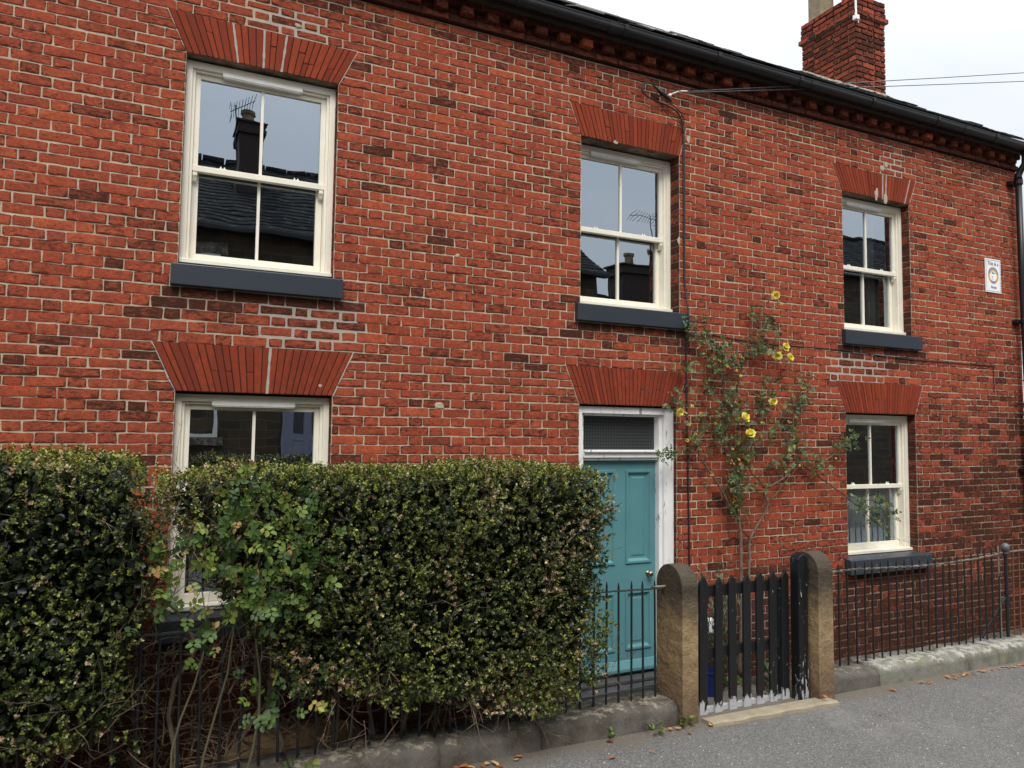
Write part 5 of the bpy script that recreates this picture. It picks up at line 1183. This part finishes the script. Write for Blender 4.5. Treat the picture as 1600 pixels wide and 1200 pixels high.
for (x, y) in [(1.70, -1.03), (1.75, -1.0), (1.80, -1.01), (1.83, -1.04), (1.84, -1.10), (1.91, -1.05), (1.95, -1.02), (1.99, -1.05), (2.01, -1.09), (2.17, -1.02), (2.14, -1.05)]: fallen(x, y, 'orange fallen leaf in the cluster by the kerb at the bottom edge, left of centre', 'leaves clustered at the bottom edge', rnd.uniform(.04, .07))
for (x, y) in [(5.9, -1.09), (5.99, -1.10), (5.95, -1.12), (6.27, -1.06), (6.36, -1.07), (6.47, -1.07), (6.5, -1.09), (6.6, -1.08), (6.69, -1.08), (6.7, -1.11), (6.82, -1.11), (6.92, -1.11), (7.03, -1.12), (7.09, -1.13), (7.21, -1.12), (7.23, -1.14), (6.25, -1.09), (6.35, -1.10), (6.43, -1.11), (6.55, -1.12), (6.3, -1.12), (6.75, -1.08), (7.0, -1.09)]: fallen(x, y, 'brown orange fallen leaf in the drift along the pale kerb below the right railings', 'leaves drifted along the right kerb', rnd.uniform(.03, .06))
for (x, y) in [(3.28, -1.03), (3.34, -1.04), (3.40, -1.05), (3.43, -1.14)]: fallen(x, y, 'orange fallen leaf lying near the weeds left of the left gatepost', 'leaves by the left gatepost', .045)
fallen(2.84, -1.04, 'orange leaf beside the tiny weed at the dark kerb', None, .055); fallen(2.71, -1.27, 'lone red brown leaf on the asphalt below the kerb', None, .055); fallen(3.66, -1.08, 'dark red leaf at the left end of the threshold stone', None, .05)
fallen(4.77, -1.10, 'orange leaf on the right end of the threshold stone', None, .045, z=.05); fallen(5.51, -1.12, 'single orange leaf at the joint of the right kerb stones', None, .06); fallen(3.00, -1.30, 'small pale leaf alone on the asphalt', None, .03); fallen(4.95, -1.45, 'small yellow leaf on the asphalt in front of the right gatepost', None, .03)

# ------------------------------------------------------------------ tree added past the right edge to shade the wall
def tree(name, label, x, y, h, rad, n, mat, loc_z=-.2, z0=.3):
    e = empty(name, (x, y, loc_z), label, 'tree'); st = MB()
    st.tube([(x, y, loc_z), (x + .05, y, h * .3), (x - .05, y + .05, h * .6), (x, y, h * .9)], [.14, .11, .07, .02], 10)
    for i in range(14):
        z = rnd.uniform(h * .2, h * .8); a = rnd.uniform(0, 6.28); st.tube([(x, y, z), (x + math.cos(a) * rad * .5, y + math.sin(a) * rad * .5, z + .25), (x + math.cos(a) * rad * .9, y + math.sin(a) * rad * .9, z + .35)], [.035, .02, .006], 6)
    child(st.build('added_tree_trunk', M['bark'], smooth=True), e, (x, y, loc_z))
    p = rvec(n) * (npr.rand(n, 1) ** .4); p[:, 0] = x + p[:, 0] * rad; p[:, 1] = y + p[:, 1] * rad; p[:, 2] = (z0 + h) / 2 + p[:, 2] * (h - z0) / 2
    k = vnoise(p, 2.2, 9) > .36; p = p[k]; m = len(p)
    leaf_mesh('added_tree_crown', p, rvec(m) + np.array([[0, 0, -.3]]), rvec(m), npr.uniform(.05, .09, m), np.full(m, .7), npr.rand(m), mat, e, (x, y, loc_z)); return e
tree('added_shade_tree', 'dark evergreen tree added past the right edge to shade the wall end', 10.10, -.30, 3.3, .80, 15000, M['tree'], z0=-.1)

# ------------------------------------------------------------------ houses across the street (seen in the window reflections)
def far_roof(b, x0, x1, ye, ze, yr, zr):
    n = int(math.hypot(yr - ye, zr - ze) / .2)
    for i in range(n):
        f0, f1 = i / n, (i + 1) / n; dz = .02
        x = x0
        while x < x1 - .01:
            w = min(rnd.uniform(.25, .35), x1 - x); b.cc = (rnd.uniform(.01, 1), .3, .3)
            a0 = (x, ye + (yr - ye) * f0, ze + (zr - ze) * f0 + dz); a1 = (x + w, a0[1], a0[2]); a2 = (x + w, ye + (yr - ye) * f1, ze + (zr - ze) * f1); a3 = (x, a2[1], a2[2]); b.add([a0, a1, a2, a3, (a0[0], a0[1], a0[2] - .02), (a1[0], a1[1], a1[2] - .02)], [(3, 2, 1, 0), (0, 1, 5, 4)]); x += w
def far_window(par, loc, x0, x1, z0, z1, yf, cur=True):
    f = MB()
    for (a, c_, e_, g_) in ((x0, x0 + .06, z0, z1), (x1 - .06, x1, z0, z1), (x0 + .06, x1 - .06, z1 - .06, z1), (x0 + .06, x1 - .06, z0, z0 + .06), ((x0 + x1) / 2 - .025, (x0 + x1) / 2 + .025, z0 + .06, z1 - .06)): f.box(a, c_, yf - .06, yf + .012, e_, g_)
    o = child(f.build('window', M['vent']), par, loc)
    g = MB(); g.add([(x1 - .03, yf - .02, z0 + .03), (x0 + .03, yf - .02, z0 + .03), (x0 + .03, yf - .02, z1 - .03), (x1 - .03, yf - .02, z1 - .03)], [(0, 1, 2, 3)]); q = g.build('pane', M['glass']); q.parent = o
    if cur:
        g = MB(); vv = []; n = 30
        for i in range(n + 1): xx = x1 - .04 - (x1 - x0 - .08) * i / n; vv += [(xx, yf - .09 + .02 * math.sin(i * 1.4), z0 + .02), (xx, yf - .09 + .02 * math.sin(i * 1.4), z1 - .02)]
        g.add(vv, [(2 * i, 2 * i + 2, 2 * i + 3, 2 * i + 1) for i in range(n)]); q = g.build('curtain', M['curtain']); q.parent = o
    s_ = MB(); s_.box(x0 - .1, x1 + .1, yf + .003, yf + .09, z0 - .15, z0 - .002); s_.box(x0 - .12, x1 + .12, yf + .003, yf + .03, z1 + .002, z1 + .22); child(s_.build('window_sill', M['kerb']), par, loc)
def far_house(label, x0, x1, yf, ze, yr, zr, wins, doors, chims):
    loc = ((x0 + x1) / 2, (yf + yr) / 2, 0); e = empty('stone_house', loc, label, 'house'); b = MB(); yb = 2 * yr - yf
    b.box(x0, x1, yb, yf, -.2, ze - .002); b.add([(x0, yf, ze), (x0, yr, zr - .03), (x0, yb, ze)], [(0, 1, 2)]); b.add([(x1, yf, ze), (x1, yr, zr - .03), (x1, yb, ze)], [(2, 1, 0)]); child(b.build('wall', M['stonewall']), e, loc)
    r_ = MB(); far_roof(r_, x0 - .15, x1 + .15, yf + .25, ze - .14, yr, zr); r_.cc = (.4, .3, .3); r_.add([(x0 - .15, yr, zr), (x1 + .15, yr, zr), (x1 + .15, yb - .2, ze - .1), (x0 - .15, yb - .2, ze - .1)], [(3, 2, 1, 0)])
    x = x0 - .15
    while x < x1 + .1: r_.tube([(x, yr, zr), (x + .42, yr, zr)], [.10, .115], 8); x += .45
    child(r_.build('roof', M['farslate']), e, loc)
    g = MB(); g.box(x0 - .15, x1 + .15, yf + .13, yf + .27, ze - .24, ze - .13); child(g.build('gutter', M['black'], bevel=.02), e, loc)
    for w in wins: far_window(e, loc, *w[:4], yf, w[4] if len(w) > 4 else True)
    for (a, c_, z0, z1) in doors:
        d = MB(); d.box(a - .07, a, yf - .02, yf + .03, z0, z1 + .07); d.box(c_, c_ + .07, yf - .02, yf + .03, z0, z1 + .07); d.box(a, c_, yf - .02, yf + .03, z1, z1 + .07); d.box(a, c_, yf + .002, yf + .018, z0, z1)
        w = c_ - a
        for fx in (.14, .56):
            for (f0, f1) in ((.06, .40), (.46, .66)):
                for (p0, p1, q0, q1) in ((fx, fx + .30, f0, f0 + .008), (fx, fx + .30, f1, f1 + .008), (fx, fx + .02, f0, f1), (fx + .28, fx + .30, f0, f1)): d.box(a + w * p0, a + w * p1, yf + .018, yf + .028, z0 + (z1 - z0) * q0, z0 + (z1 - z0) * q1)
        o = child(d.build('front_door', M['bluegreydoor']), e, loc); g = MB()
        for fx in (.17, .59): g.box(a + w * fx, a + w * (fx + .24), yf + .0185, yf + .021, z0 + (z1 - z0) * .72, z0 + (z1 - z0) * .95)
        q = g.build('door_glass', M['ink']); q.parent = o
    for (a, c_, y0, y1, z0, z1) in chims:
        ch = MB(); ch.box(a, c_, y0, y1, z0, z1 - .3); ch.box(a - .05, c_ + .05, y0 - .05, y1 + .05, z1 - .3, z1 - .2); ch.box(a - .02, c_ + .02, y0 - .02, y1 + .02, z1 - .2, z1 - .05); ch.box(a - .06, c_ + .06, y0 - .06, y1 + .06, z1 - .05, z1)
        o = child(ch.build('chimney', simple('sooty stack brick', (.020, .014, .012), (.04, .022, .017), .9, 14), bevel=.01), e, loc)
        p = MB(); p.lathe(((a + c_) / 2, (y0 + y1) / 2, z1), [(.16, 0), (.14, .05), (.13, .30), (.16, .33), (.16, .40), (.12, .40), (.11, .1)], 14); q = p.build('chimney_pot', M['pot']); q.parent = o
    return e
far_house('stone terrace house with blue grey door, reflected in the left windows', -9.0, 9.3, -9.0, 5.95, -12.0, 8.05,
          [(.00, 1.02, 1.95, 3.2), (-2.6, -1.3, 1.5, 3.0), (-1.0, .1, 4.3, 5.35), (3.9, 5.1, 1.6, 3.1), (4.0, 5.1, 4.4, 5.4), (7.0, 8.2, 1.6, 3.1), (.15, 1.0, 4.35, 5.3)], [(2.24, 3.10, .43, 2.62), (5.9, 6.8, .43, 2.6)],
          [(1.35, 1.86, -11.6, -10.5, 6.6, 8.55), (-5.0, -4.3, -12.3, -11.6, 7.5, 9.2)])
far_house('lower stone house with a broad chimney stack, reflected in the upper middle window', 10.7, 15.6, -9.8, 4.3, -12.0, 5.95, [(11.6, 12.7, 1.6, 3.0), (13.6, 14.7, 1.6, 3.0)], [], [(11.7, 12.65, -12.3, -11.5, 5.4, 6.9)])
far_house('tall dark stone house reflected in the upper right window', 16.4, 27.0, -9.0, 6.8, -12.0, 8.85, [(23.5, 24.5, 4.6, 5.8), (23.5, 24.7, 1.6, 3.1)], [], [(25.5, 26.3, -12.3, -11.7, 8.0, 9.9)])
def aerial(label, x, y, z0, z1, dirx):
    e = empty('television_aerial', (x, y, z0), label, 'aerial', 'aerials across the street'); b = MB(); b.tube([(x, y, z0), (x, y, z1)], .016, 8); child(b.build('mast', M['black']), e, (x, y, z0))
    b = MB(); d = Vector((dirx, 0, .35 if dirx > 0 else 0)); a = Vector((x, y, z1 - .1)); b.tube([a - d * .25, a + d * .75], .010, 6)
    for k in range(9): p = a + d * (-.2 + .115 * k); b.tube([p + Vector((0, -.2, -.10)), p + Vector((0, .2, .10))], .006, 5)
    b.tube([a - d * .25 + Vector((0, -.2, .15)), a - d * .25 + Vector((0, .2, .15))], .007, 5); b.tube([a - d * .25 + Vector((0, -.2, -.15)), a - d * .25 + Vector((0, .2, -.15))], .007, 5); child(b.build('antenna', M['black']), e, (x, y, z0))
aerial('aerial on a thin mast beside the tall stack, reflected in the upper left window', 1.30, -10.8, 6.9, 8.95, .55)
aerial('aerial on a thin mast beside the broad stack, reflected in the upper middle window', 12.72, -11.7, 5.6, 8.4, -.9)
